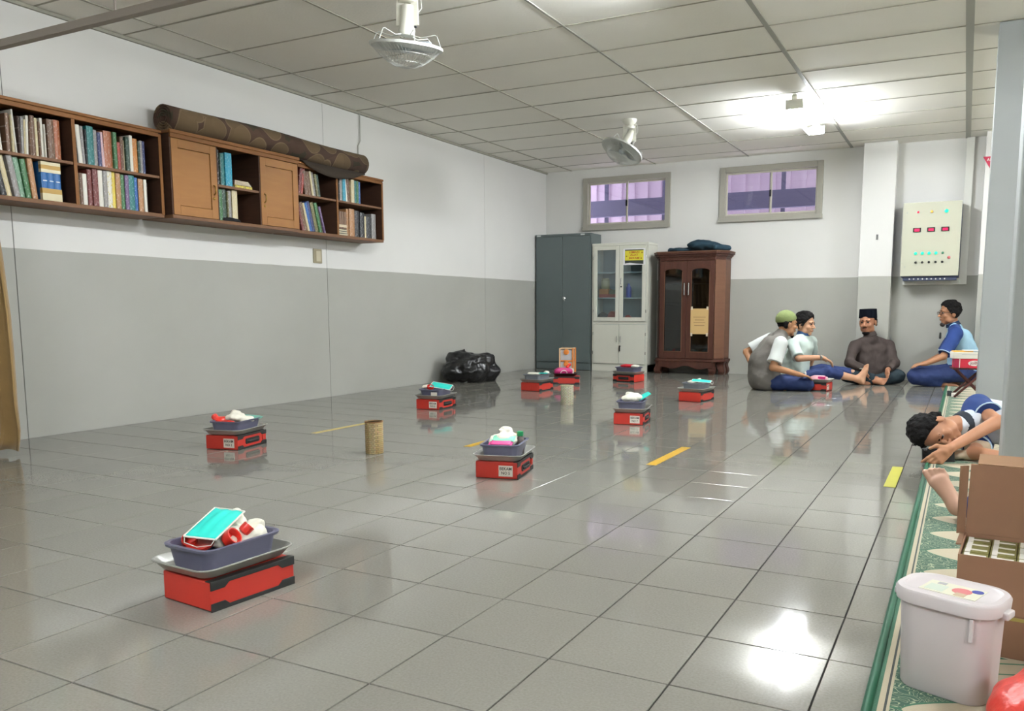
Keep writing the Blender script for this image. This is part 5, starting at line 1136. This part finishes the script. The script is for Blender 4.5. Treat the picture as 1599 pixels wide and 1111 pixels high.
# small striped glass under the stool, white strap
tag(ob('small_tin', MB().lathe((0, 0, 0), [(0.022, 0), (0.022, 0.045), (0.018, 0.05)], 14), mat('tin_dark', (40, 42, 46), 0.4), None, (5.245, 8.60, 0.0107), smooth=True), 'small dark tin beside the front leg of the folding stool', 'tin')
tag(ob('small_packet', MB().box(-0.02, 0.02, -0.015, 0.015, 0, 0.04), PAPER, None, (5.285, 8.50, 0.0107), 0.5, bevel=0.004), 'small white packet at the foot of the folding stool', 'packet')

# ------------------------------------------------------------------ people
def V(*a): return np.array(a, float)
def unit(a): a = np.array(a, float); return a/np.linalg.norm(a)
RVn, FVn, ZVn = np.array(RV), np.array(FV), V(0, 0, 1)
HAIR = mat('hair_black', (14, 12, 12), 0.75, bump=0.5, bscale=140, spec=0.15); EYEW = mat('eye_white', (150, 140, 132), 0.6, spec=0.1); IRIS = mat('iris_dark', (30, 22, 18), 0.2); LIP = mat('lips', (142, 84, 72), 0.5)
SKIN = lambda n, c: mat('skin_'+n, c, 0.5, noise=0.05, scale=12, spec=0.35)
class Head:
    def __init__(h, c, f, u, s=1.0):
        h.c = np.array(c, float); h.f = unit(f); u = np.array(u, float); h.u = unit(u-h.f*(u@h.f)); h.r = np.cross(h.f, h.u); h.s = s
        h.R = np.stack([h.r, h.f, h.u])
    def P(h, x, y, z): return h.c+h.s*(x*h.r+y*h.f+z*h.u)
    def el(h, S, p, r, k=0.012, sub=False):
        (S.sub if sub else S.el)(h.P(*p), np.array(r)*h.s, h.R, k)
    def rc(h, S, a, b, ra, rb, k=0.008): S.rc(h.P(*a), h.P(*b), ra*h.s, rb*h.s, k)
    def flesh(h, S):
        h.el(S, (0, -0.012, 0.032), (0.073, 0.093, 0.085)); h.el(S, (0, 0.022, -0.035), (0.060, 0.066, 0.078), 0.02)
        h.el(S, (0, 0.060, -0.097), (0.026, 0.022, 0.018), 0.02)
        for q in (-1, 1):
            h.el(S, (q*0.036, 0.060, -0.028), (0.024, 0.022, 0.022), 0.012); h.el(S, (q*0.046, 0.02, -0.070), (0.018, 0.036, 0.025), 0.02)
        h.el(S, (0, 0.074, 0.024), (0.050, 0.014, 0.012), 0.012)
        for q in (-1, 1): h.el(S, (q*0.030, 0.094, 0.006), (0.015, 0.012, 0.009), 0.008, True)
        h.rc(S, (0, 0.082, 0.010), (0, 0.107, -0.026), 0.0075, 0.0105, 0.008)
        for q in (-1, 1): h.el(S, (q*0.012, 0.094, -0.030), (0.009, 0.010, 0.007), 0.006)
        h.el(S, (0, 0.086, -0.056), (0.025, 0.011, 0.006), 0.005); h.el(S, (0, 0.084, -0.067), (0.021, 0.011, 0.006), 0.005)
        for q in (-1, 1): h.el(S, (q*0.076, -0.008, -0.012), (0.010, 0.020, 0.032), 0.006)
    def face(h, root, sk, open_eyes=True):
        for q in (-1, 1):
            S = SDF(0.003); h.el(S, (q*0.030, 0.076, 0.004), (0.012, 0.0095, 0.0065 if open_eyes else 0.004), 0.002); e = S.build('eye', EYEW, root)
            if open_eyes:
                S = SDF(0.0022); h.el(S, (q*0.030, 0.0840, 0.004), (0.0068, 0.0035, 0.0062), 0.001); S.build('iris', IRIS, e)
            S = SDF(0.003); h.el(S, (q*0.030, 0.084, 0.0115), (0.015, 0.006, 0.0022), 0.002); S.build('eyelid', IRIS, e)
            S = SDF(0.003); h.rc(S, (q*0.015, 0.0865, 0.026), (q*0.046, 0.073, 0.026), 0.0045, 0.003, 0.002); S.build('eyebrow', HAIR, root)
        S = SDF(0.003); h.el(S, (0, 0.0885, -0.0565), (0.021, 0.0095, 0.0045), 0.002); h.el(S, (0, 0.086, -0.067), (0.017, 0.0095, 0.0045), 0.002); S.build('lips', LIP, root)
    def hair(h, root, name='hair', grow=0.007, front=0.038, low=-0.045, m=None, noise=0.004):
        S = SDF(0.005); h.el(S, (0, -0.014, 0.034), (0.073+grow, 0.094+grow, 0.086+grow), 0.01)
        for q in (-1, 1): h.el(S, (q*0.070, -0.03, -0.01), (0.012, 0.035, 0.04), 0.02)
        if noise > 0.003: h.el(S, (0, 0.006, 0.090), (0.060, 0.070, 0.038), 0.02)
        S.noise(noise, 70, 2).noise(noise*0.7, 150, 5)
        S.cut(h.P(0, front+0.02, 0.062), h.f*0.92-h.u*0.55); S.cut(h.P(0, 0.018, low), h.f*0.75-h.u*0.9); S.cut(h.P(0, 0, low-0.035), -h.u)
        return S.build(name, m or HAIR, root)
def hand(S, w, d, n, size=1.0, curl=0.35, spread=0.10, thumb=1, k=0.006):
    """w wrist, d direction to the fingers, n palm normal (side the fingers curl to)"""
    d = unit(d); n = np.array(n, float); n = unit(n-d*(n@d)); sx = np.cross(d, n)*thumb
    w = np.array(w, float); z = size
    S.rc(w, w+d*0.03*z, 0.022*z, 0.024*z, 0.01)
    for q in (-0.028, -0.010, 0.010, 0.027): S.rc(w+d*0.02*z+sx*q*0.6*z, w+d*0.085*z+sx*q*z, 0.014*z, 0.0115*z, 0.010)
    for i, (q, ln) in enumerate(((0.029, 0.072), (0.010, 0.080), (-0.010, 0.074), (-0.028, 0.058))):
        p0 = w+d*0.085*z+sx*q*z; dd = unit(d+sx*(q*spread*30*0.3)); c1, c2 = curl*0.6, curl*1.5
        a = p0+(dd*math.cos(c1)+n*math.sin(c1))*ln*0.48*z; b_ = a+(dd*math.cos(c2)+n*math.sin(c2))*ln*0.52*z
        S.rc(p0, a, 0.0098*z, 0.0088*z, k); S.rc(a, b_, 0.0088*z, 0.0070*z, k)
    t0 = w+d*0.02*z+sx*0.022*z; t1 = t0+(d*0.6+sx*0.7+n*0.2)*0.042*z; t2 = t1+(d*0.9+sx*0.25+n*0.25)*0.034*z
    S.rc(t0, t1, 0.013*z, 0.0105*z, 0.008); S.rc(t1, t2, 0.0105*z, 0.008*z, k)
    return w+d*0.09*z
def foot(S, ank, heel, toe, up, size=1.0, k=0.01, splay=1):
    ank, heel, toe = (np.array(v, float) for v in (ank, heel, toe)); d = unit(toe-heel); up = np.array(up, float); up = unit(up-d*(up@d)); sx = np.cross(d, up)*splay; z = size
    L = np.linalg.norm(toe-heel); ball = heel+d*(L-0.055*z)
    S.rc(ank, heel+d*0.012, 0.036*z, 0.028*z, 0.02); S.rc(ank, ball, 0.034*z, 0.020*z, 0.02); S.rc(heel, ball-sx*0.018*z, 0.028*z, 0.020*z, 0.02); S.rc(heel+d*0.03, ball+sx*0.020*z, 0.022*z, 0.022*z, 0.02)
    for q, r, ln in ((0.030, 0.0125, 0.045), (0.009, 0.0085, 0.045), (-0.008, 0.008, 0.038), (-0.023, 0.0075, 0.031), (-0.036, 0.007, 0.022)):
        a = ball+sx*q*z+d*0.008; b_ = a+d*ln*z+up*0.004; S.rc(a-d*0.01, b_, r*1.05*z, r*z, 0.005)
def person(root_loc, label, **J):
    root = empty('person', root_loc, label, 'person', J.get('group'))
    g = lambda k: np.array(J[k], float)
    sk = J['skin']; z = J.get('scale', 1.0); vox = J.get('vox', 0.0062)
    ax = unit(J['axis']); pel, mid, che, nek = g('pel'), g('mid'), g('che'), g('nek'); hd = Head(J['head'], J['hf'], J['hu'], J.get('hs', 1.0))
    rp, rm, rc_ = J.get('r', (0.125, 0.115, 0.115)); off = J.get('off', (0.055, 0.045, 0.065))
    B = SDF(vox)
    def torso(S, e, k=0.05):
        for q in (-1, 1):
            S.rc(pel+ax*q*off[0], mid+ax*q*off[1], rp+e, rm+e, k); S.rc(mid+ax*q*off[1], che+ax*q*off[2], rm+e, rc_+e, k)
    torso(B, -0.022); hd.flesh(B)
    B.rc(nek, hd.P(0, -0.02, -0.05), 0.056*z, 0.052*z, 0.025)
    for s_ in 'AB':
        sh, el, wr = g('sh'+s_), g('el'+s_), g('wr'+s_)
        B.rc(nek, sh, 0.036*z, 0.042*z, 0.02); B.rc(sh, el, 0.044*z, 0.037*z, 0.02); B.rc(el, wr, 0.038*z, 0.025*z, 0.012)
        hnd = J.get('hand'+s_)
        if hnd: hand(B, wr, hnd[0], hnd[1], J.get('hsz', 0.98), hnd[2], 0.1, hnd[3])
        hp, kn, an = g('hp'+s_), g('kn'+s_), g('an'+s_)
        B.rc(hp, kn, 0.070*z, 0.050*z, 0.02); B.rc(kn, an, 0.050*z, 0.034*z, 0.012)
        ft = J.get('foot'+s_)
        if ft: foot(B, an, ft[0], ft[1], ft[2], J.get('fsz', 1.0), splay=ft[3])
    if J.get('ground', True): B.floor(J.get('fz', 0.001))
    B.build('body', sk, root)
    # trousers
    T = SDF(vox+0.001); tf = J.get('tfrac', (0.92, 0.92))
    for q in (-1, 1): T.rc(pel+ax*q*off[0], pel*0.45+mid*0.55+ax*q*off[1], rp+0.004, rm-0.004, 0.04)
    for s_, fr in zip('AB', tf):
        hp, kn, an = g('hp'+s_), g('kn'+s_), g('an'+s_); tr = J.get('tr', (0.092, 0.074, 0.060))
        T.rc(hp, kn, tr[0], tr[1], 0.04)
        T.cc(kn, kn+(an-kn)*fr, tr[1], tr[2], 0.02)
    T.noise(0.005, 34, 1).noise(0.0025, 75, 2)
    if J.get('ground', True): T.floor(J.get('fz', 0.001)+0.0005)
    T.build('trousers', J['tmat'], root)
    # shirt
    S = SDF(vox); hem = J.get('hem', 0.012)
    low = pel+(pel-mid)*0.0
    for q in (-1, 1):
        S.rc(pel*J.get('sl', 0.6)+mid*(1-J.get('sl', 0.6))+ax*q*off[0], mid+ax*q*off[1], rp+hem, rm+hem, 0.05); S.rc(mid+ax*q*off[1], che+ax*q*off[2], rm+hem, rc_+0.008, 0.05)
    for s_ in 'AB':
        sh = g('sh'+s_); S.rc(nek+(che-nek)*0.12, sh, 0.054*z, 0.060*z, 0.04)
    S.rc(nek+(che-nek)*0.2, nek+(hd.c-nek)*0.2, 0.070*z, 0.062*z, 0.03); S.cut(nek+(hd.c-nek)*0.34, unit(hd.c-nek)+0.5*J.get('cff', V(0, 0, 0)))
    if 'sleeve_m' not in J:
        for s_ in 'AB':
            sh, el, wr = g('sh'+s_), g('el'+s_), g('wr'+s_); fr = J.get('sleeve', 0.75)
            if fr <= 1: S.cc(sh, sh+(el-sh)*fr, 0.058*z, J.get('cuff', 0.060), 0.03)
            else: S.rc(sh, el, 0.058*z, 0.054*z, 0.03); S.cc(el, el+(wr-el)*(fr-1), 0.054*z, 0.042*z, 0.02)
    S.noise(0.006, 22, 3).noise(0.003, 52, 4)
    if J.get('ground', True): S.floor(J.get('fz', 0.001)+0.001)
    shirt = S.build('shirt', J['smat'], root)
    if 'sleeve_m' in J:
        for s_ in 'AB':
            sh, el, wr = g('sh'+s_), g('el'+s_), g('wr'+s_); fr = J.get('sleeve', 0.75); Q = SDF(vox)
            ro = J.get('raglan', 0.0)
            if ro: Q.rc(nek+(che-nek)*0.15, sh, 0.064*z, 0.070*z, 0.03)
            Q.cc(sh, sh+(el-sh)*fr, 0.070*z, J.get('cuff', 0.068), 0.03); Q.noise(0.004, 30, 6)
            if ro: Q.cut(nek+(hd.c-nek)*0.28, hd.c-nek)
            sl = Q.build('sleeve', J['sleeve_m'], root)
            if J.get('piping'):
                pc_ = Vector(sh+(el-sh)*fr); dd_ = Vector(unit(el-sh)); x_ = dd_.orthogonal().normalized(); y_ = dd_.cross(x_); c_ = J.get('cuff', 0.068)-0.001
                po = ob('cuff_piping', MB().tube([pc_+(x_*math.cos(k*PI/12)+y_*math.sin(k*PI/12))*c_ for k in range(25)], 0.0045, 6), J['piping'], sl)
    if 'collar' in J:
        Q = SDF(0.005); dn = unit(hd.c-nek); c0 = nek+dn*0.028
        Q.cc(c0-dn*0.035, c0+dn*0.022, 0.080*z, 0.064*z, 0.01); Q.cut(c0-dn*0.022, -dn); Q.sub(c0+dn*0.02+hd.f*0.01, (0.05*z, 0.05*z, 0.05*z), None, 0.004)
        if 'cf' in J: Q.cut(c0+np.array(J['cf'])*0.075+dn*0.01, np.array(J['cf'])*0.8+dn*0.6)
        Q.build('collar', J['collar'], root)
    hd.face(root, sk, J.get('eyes', True))
    return root, hd
ZN = V(0, 0, 1)
# 1  man in grey vest and green cap, seen from his right side
root, hd = person((3.72, 8.5, 0), 'man in a grey vest and green knit cap sitting cross-legged, leftmost of the men',
    skin=SKIN('a', (166, 120, 86)), axis=FVn, pel=(3.504,8.546,0.128), mid=(3.502,8.565,0.281), che=(3.578,8.582,0.448), nek=(3.657,8.626,0.567), head=(3.698,8.662,0.679), hf=RVn+FVn*0.12-ZN*0.12, hu=ZN+RVn*0.12,
    r=(0.135, 0.120, 0.105), off=(0.05, 0.05, 0.07), shA=(3.684,8.437,0.489), elA=(3.638,8.325,0.247), wrA=(3.872,8.434,0.177), handA=(RVn-ZN*0.22+FVn*0.05, V(0, 0, -1), 0.35, 1),
    shB=(3.506,8.791,0.513), elB=(3.270,8.742,0.373), wrB=(3.368,8.635,0.211), handB=(V(0, 0, -1)+RVn*0.3, RVn, 0.5, -1),
    hpA=(3.607,8.468,0.085), knA=(3.939,8.544,0.067), anA=(3.732,8.705,0.031), hpB=(3.562,8.692,0.072), knB=(3.825,9.072,0.053), anB=(3.749,8.758,0.027), footA=((3.703,8.723,0.021), (3.787,8.912,0.016), ZN, 1),
    tmat=mat('trousers_blue', (22, 42, 90), 0.8, noise=0.08, bump=0.2, bscale=60), smat=mat('vest_grey', (104, 100, 94), 0.85, noise=0.07, scale=10, bump=0.25, bscale=50), sleeve_m=mat('sleeve_pale', (198, 202, 198), 0.85, noise=0.04), sleeve=0.80, cuff=0.074, sl=1.05, hem=0.018, tr=(0.080, 0.066, 0.060), hs=1.06)
CAPG = mat('cap_green_knit', (112, 124, 76), 0.9, noise=0.05, bump=0.4, bscale=90)
hd.hair(root, grow=0.003, front=0.02, low=-0.03, noise=0.002)
S = SDF(0.005); hd.el(S, (0, -0.016, 0.040), (0.082, 0.104, 0.094), 0.01); S.cut(hd.P(0, 0.05, 0.045), hd.f*0.42-hd.u); S.cut(hd.P(0, -0.05, 0.014), -hd.u+hd.f*0.25); S.build('knit_cap', CAPG, root)
S = SDF(0.004); hd.el(S, (0, 0.070, -0.112), (0.018, 0.018, 0.020), 0.01); S.noise(0.003, 90, 1); S.build('goatee', HAIR, root)
# 2  man in pale polo leaning back
WAT = mat('watch_steel', (170, 168, 160), 0.3, 0.9)
root, hd = person((3.85, 9.1, 0), 'man in a pale green polo with navy collar, one bare leg stretched out',
    skin=SKIN('b', (184, 140, 110)), axis=RVn*0.55+FVn*0.8, pel=(3.690,9.255,0.082), mid=(3.692,9.282,0.266), che=(3.744,9.306,0.415), nek=(3.754,9.304,0.536), head=(3.769,9.308,0.669), hf=RVn*0.72-FVn*0.70-ZN*0.12, hu=ZN-RVn*0.04,
    r=(0.125, 0.115, 0.105), off=(0.05, 0.045, 0.055), shA=(3.684,9.099,0.450), elA=(3.777,8.946,0.308), wrA=(4.005,9.041,0.316), handA=(RVn-ZN*0.45-FVn*0.1, V(0, 0, -1)-RVn*0.3, 0.55, 1),
    shB=(3.813,9.506,0.466), elB=(3.802,9.657,0.285), wrB=(3.762,9.682,0.120), handB=(V(0, 0, -1)+FVn*0.4, RVn, 0.2, -1),
    hpA=(3.749,9.194,0.068), knA=(4.041,9.251,0.145), anA=(4.323,9.463,0.070), hpB=(3.729,9.388,0.081), knB=(3.946,9.431,0.165), anB=(4.251,9.547,0.125),
    footA=((4.369,9.482,0.035), (4.402,9.524,0.224), -RVn*0.9-FVn*0.25+ZN*0.2, 1), footB=((4.304,9.568,0.076), (4.337,9.598,0.175), -RVn, -1), tfrac=(0.42, 0.95),
    tmat=MATS['trousers_blue'], smat=mat('polo_pale', (190, 204, 196), 0.85, noise=0.04, bump=0.2, bscale=40), sleeve=0.95, cuff=0.064, sl=0.8, collar=mat('collar_navy', (34, 66, 108), 0.8), tr=(0.080, 0.062, 0.056), cf=list(RVn*0.6-FVn*0.6), hs=1.09)
hd.hair(root, grow=0.011, front=0.044, low=-0.03, noise=0.005)
w_ = np.array((4.005,9.041,0.316)); e_ = np.array((3.777,8.946,0.308)); S = SDF(0.004); d_ = unit(w_-e_); S.cc(w_-d_*0.03, w_-d_*0.008, 0.031, 0.031, 0.001).cut(w_-d_*0.026, -d_); S.el(w_-d_*0.016-FVn*0.026+ZN*0.01, (0.016, 0.012, 0.016), None, 0.003); S.build('wristwatch', WAT, root)
# 3  man in brown shirt and black cap
PECI = mat('cap_black_velvet', (9, 13, 22), 0.9, spec=0.1)
root, hd = person((4.40, 9.85, 0), 'man in a dark brown shirt and black velvet cap sitting cross-legged by the column',
    skin=SKIN('c', (160, 112, 84)), axis=RVn, pel=(4.450,9.866,0.059), mid=(4.432,9.902,0.224), che=(4.414,9.887,0.348), nek=(4.393,9.888,0.521), head=(4.360,9.871,0.687), hf=-RVn*0.62-FVn*0.75-ZN*0.12, hu=ZN-RVn*0.03,
    r=(0.125, 0.120, 0.100), off=(0.07, 0.07, 0.075), shA=(4.247,9.766,0.421), elA=(4.211,9.611,0.241), wrA=(4.382,9.552,0.165), handA=(-ZN+RVn*0.45-FVn*0.1, -FVn*0.2+RVn*0.6, 0.45, 1),
    shB=(4.585,9.983,0.420), elB=(4.662,9.884,0.232), wrB=(4.608,9.678,0.165), handB=(-ZN-RVn*0.18-FVn*0.15, -RVn-FVn*0.2, 0.5, -1),
    hpA=(4.377,9.782,0.048), knA=(4.209,9.568,0.101), anA=(4.501,9.597,0.053), hpB=(4.545,9.867,0.048), knB=(4.700,9.805,0.088), anB=(4.436,9.606,0.028),
    footA=((4.492,9.558,0.049), (4.608,9.582,0.037), -FVn*0.9+ZN*0.5, -1), footB=((4.427,9.566,0.024), (4.325,9.524,0.009), -FVn*0.8+ZN*0.6, 1),
    tmat=mat('trousers_dark_teal', (22, 40, 48), 0.85, noise=0.08), smat=mat('shirt_brown', (54, 43, 39), 0.8, noise=0.10, scale=14, bump=0.2, bscale=50), sleeve=1.9, sl=0.75, tr=(0.088, 0.080, 0.062), collar=mat('shirt_brown', (54, 43, 39)), hs=1.12)
hd.hair(root, grow=0.004, front=0.01, low=-0.02, noise=0.002)
S = SDF(0.005); a_, b_ = hd.P(0, -0.010, 0.035), hd.P(0, -0.018, 0.130); S.cc(a_, b_, 0.088*hd.s, 0.082*hd.s, 0.001); S.cut(hd.P(0, 0.08, 0.050), -hd.u+hd.f*0.15); S.build('velvet_cap', PECI, root)
S = SDF(0.004); hd.el(S, (0, 0.062, -0.104), (0.036, 0.024, 0.020), 0.01); hd.el(S, (0, 0.092, -0.047), (0.026, 0.007, 0.004), 0.003); S.noise(0.002, 90, 1); S.build('beard', HAIR, root)
S = SDF(0.004); w_ = np.array((4.350,9.537,0.179)); S.el(w_, (0.028, 0.028, 0.028), None, 0.001).cut(w_+ZN*0.008, ZN).cut(w_-ZN*0.008, -ZN); S.build('wristwatch', WAT, root)
# 4  man in blue raglan shirt and glasses, kneeling
root, hd = person((5.10, 9.75, 0), 'man with glasses and goatee in a two-tone blue shirt kneeling by the folding stool',
    skin=SKIN('d', (158, 112, 82)), axis=FVn, pel=(5.344,9.998,0.176), mid=(5.341,10.019,0.343), che=(5.288,9.992,0.512), nek=(5.231,9.958,0.644), head=(5.186,9.944,0.790), hf=-RVn+FVn*0.05-ZN*0.06, hu=ZN-RVn*0.02,
    r=(0.125, 0.110, 0.100), off=(0.055, 0.05, 0.065), shA=(5.256,9.780,0.566), elA=(5.154,9.628,0.330), wrA=(4.993,9.558,0.254), handA=(-RVn-ZN*0.15, V(0, 0, -1), 0.35, -1),
    shB=(5.252,10.162,0.562), elB=(5.137,10.138,0.325), wrB=(4.979,9.956,0.237), handB=(-RVn-ZN*0.15, V(0, 0, -1), 0.35, 1),
    hpA=(5.328,9.849,0.143), knA=(4.905,9.585,0.112), anA=(5.174,9.754,0.019), hpB=(5.327,10.097,0.140), knB=(4.904,9.878,0.112), anB=(5.169,9.978,0.022),
    footA=((5.150,9.741,0.012), (5.323,9.851,0.004), -ZN, 1), footB=((5.157,9.993,0.006), (5.334,10.083,0.006), -ZN, 1), hs=1.10, tfrac=(0.85, 0.85),
    tmat=MATS['trousers_blue'], smat=mat('shirt_light_blue', (150, 186, 206), 0.85, noise=0.04, bump=0.2, bscale=40), sleeve_m=mat('sleeve_royal', (20, 52, 112), 0.8, noise=0.06), sleeve=0.88, cuff=0.072, raglan=1, piping=mat('piping_pale', (176, 200, 216), 0.8), sl=0.75, tr=(0.100, 0.090, 0.062), collar=mat('collar_dark_blue', (20, 44, 76), 0.8))
hd.hair(root, grow=0.009, front=0.040, low=-0.035, noise=0.005)
S = SDF(0.004); hd.el(S, (0, 0.070, -0.112), (0.026, 0.022, 0.022), 0.01); S.noise(0.003, 90, 1); S.build('goatee', mat('beard_grey', (52, 46, 42), 0.8), root)
GFR = mat('glasses_frame', (60, 36, 26), 0.4)
gm = MB()
for q in (-1, 1):
    gm.tube([Vector(hd.P(q*0.031+0.021*math.cos(a*PI/7), 0.098, 0.003+0.016*math.sin(a*PI/7))) for a in range(15)], 0.0022, 5)
    gm.tube([Vector(hd.P(q*0.052, 0.097, 0.006)), Vector(hd.P(q*0.078, 0.03, 0.006)), Vector(hd.P(q*0.080, -0.01, 0.004))], 0.0026, 5)
gm.tube([Vector(hd.P(-0.010, 0.098, 0.006)), Vector(hd.P(0.010, 0.098, 0.006))], 0.002, 5)
ob('glasses', gm, GFR, root, loc=-Vector(root.location))
pk = np.array((5.109,9.789,0.522)); S = SDF(0.004); S.rc(pk, pk+ZN*0.05, 0.012, 0.010, 0.002); S.build('pocket_pen', BLK, root)
# 5  man lying on his side with a phone
root, hd = person((5.45, 5.15, 0), 'man in a blue and white shirt lying on the carpet looking at a phone',
    skin=SKIN('e', (176, 126, 96)), vox=0.0052, axis=ZN*0.95+FVn*0.1, pel=(6.06, 5.18, 0.150), mid=(5.80, 5.20, 0.150), che=(5.477,5.254,0.207), nek=(5.370,5.130,0.190), head=(5.219,4.958,0.159), hf=-FVn*0.80-ZN*0.50+RVn*0.15, hu=-RVn*1.0-ZN*0.03,
    r=(0.100, 0.095, 0.085), off=(0.03, 0.03, 0.03), shA=(5.431,5.262,0.270), elA=(5.525,5.054,0.220), wrA=(5.305,4.790,0.097), handA=(-RVn*0.74-ZN*0.62, FVn*0.9-ZN*0.3, 0.30, -1), hsz=1.02,
    shB=(5.453,5.268,0.062), elB=(5.42, 4.95, 0.055), wrB=(5.66, 4.85, 0.05), handB=(RVn, ZN, 0.5, 1),
    hpA=(6.08, 5.15, 0.20), knA=(6.46, 5.00, 0.20), anA=(6.84, 5.20, 0.12), hpB=(6.08, 5.18, 0.10), knB=(6.48, 5.10, 0.08), anB=(6.88, 5.28, 0.06),
    footA=((6.86, 5.24, 0.10), (6.98, 5.06, 0.10), ZN, 1), footB=((6.92, 5.32, 0.05), (7.04, 5.14, 0.05), ZN, 1), fz=0.0105, hs=1.06, eyes=False,
    tmat=MATS['trousers_blue'], smat=mat('shirt_white', (206, 212, 220), 0.85, noise=0.05, scale=20, bump=0.2), sleeve_m=MATS['sleeve_royal'], sleeve=0.55, cuff=0.076, raglan=1, piping=mat('piping_pale', (176, 200, 216), 0.8), sl=0.8, collar=mat('collar_dark_grey', (36, 44, 54), 0.8), tr=(0.085, 0.070, 0.056))
hd.hair(root, grow=0.012, front=0.030, low=-0.03, noise=0.006)
m = MB()
rr = random.Random(4)
for k in range(26):   # tousled tufts
    a = rr.uniform(-1.2, 1.2); p0 = hd.P(0.07*math.sin(a)*0.8, rr.uniform(-0.06, 0.05), 0.10); p1 = p0+hd.u*rr.uniform(0.012, 0.03)+hd.r*rr.uniform(-0.02, 0.02)+hd.f*rr.uniform(-0.02, 0.02)
    m.tube([Vector(p0), Vector((p0+p1)/2+hd.r*0.004), Vector(p1)], [0.006, 0.004, 0.001], 5)
ob('hair_tuft', m, HAIR, root, loc=-Vector(root.location))
for k, (px_, c_) in enumerate((((0.012, 0.03), 0), ((-0.01, 0.06), 0))): pass
ph_ = empty('phone', (5.245,4.813,-0.009), 'black mobile phone held on its long edge on the floor by the lying man', 'phone', None, 0)
a_, b2 = Vector((5.164,4.794,-0.010)), Vector((5.332,4.879,-0.016)); dx = (b2-a_); dx.z = 0; dx.normalize(); nn = Vector((dx.y, -dx.x, 0)); up_ = (Vector((0, 0, 1))-nn*0.18).normalized(); nn = dx.cross(up_)
cc_ = (a_+b2)/2; cc_.z = 0.042+0.003
m = MB(); m.obox(Vector((0, 0, 0)), dx, nn, up_, 0.088, 0.0045, 0.040); ph_.location = cc_; ob('phone_body', m, BLK, ph_, bevel=0.003)
m = MB(); m.obox(nn*0.0048*(-1 if nn.dot(FV) < 0 else 1), dx, nn, up_, 0.083, 0.0004, 0.036); ob('screen', m, mat('screen_glow', (90, 110, 130), 0.2, emit=0.4), ph_)
m = MB(); m.obox(-nn*0.005*(-1 if nn.dot(FV) < 0 else 1)+dx*-0.072+up_*0.024, dx, nn, up_, 0.010, 0.001, 0.008); ob('camera_bump', m, mat('lens_black', (10, 10, 12), 0.2), ph_, bevel=0.002)
S = SDF(0.006); S.el((5.366,4.971,0.032), (0.075, 0.06, 0.036), None).el((5.441,5.091,0.055), (0.07, 0.05, 0.05)).noise(0.010, 40, 2).noise(0.005, 85, 3).floor(0.0108)
tag(S.build('cloth_bundle', mat('cloth_beige', (176, 156, 132), 0.85, noise=0.06)), 'crumpled beige cloth under the forearm of the lying man', 'cloth')
# 6  person sitting behind the carton, only the bare foot and a trouser cuff show
root, hd = person((6.3, 3.35, 0), 'person in blue trousers whose bare foot sticks out from behind the open carton',
    skin=SKIN('f', (190, 150, 128)), axis=V(0, 1, 0), pel=(6.36, 3.35, 0.13), mid=(6.42, 3.35, 0.34), che=(6.42, 3.35, 0.54), nek=(6.40, 3.35, 0.68), head=(6.38, 3.35, 0.84), hf=V(-1, 0.1, -0.15), hu=ZN,
    shA=(6.42, 3.16, 0.60), elA=(6.36, 3.06, 0.33), wrA=(6.16, 3.15, 0.20), handA=(V(-1, 0, -0.2), -ZN, 0.3, 1), shB=(6.42, 3.54, 0.60), elB=(6.36, 3.64, 0.33), wrB=(6.16, 3.55, 0.22), handB=(V(-1, 0, -0.2), -ZN, 0.3, -1),
    hpA=(6.30, 3.25, 0.11), knA=(5.88, 3.10, 0.13), anA=(5.352,3.521,0.066), hpB=(6.30, 3.46, 0.11), knB=(5.95, 3.62, 0.16), anB=(5.80, 3.50, 0.05), tfrac=(0.90, 0.9),
    footA=((5.348,3.474,0.064), (5.252,3.512,0.208), -RVn*0.45-FVn*0.75+ZN*0.15, -1), footB=((5.78, 3.5, 0.045), (5.66, 3.62, 0.06), ZN, 1), fz=0.0105, vox=0.0050, fsz=0.94,
    tmat=MATS['trousers_blue'], smat=mat('polo_pale', (190, 204, 196)), sleeve=0.8, tr=(0.080, 0.064, 0.052), sl=0.7)
hd.hair(root)
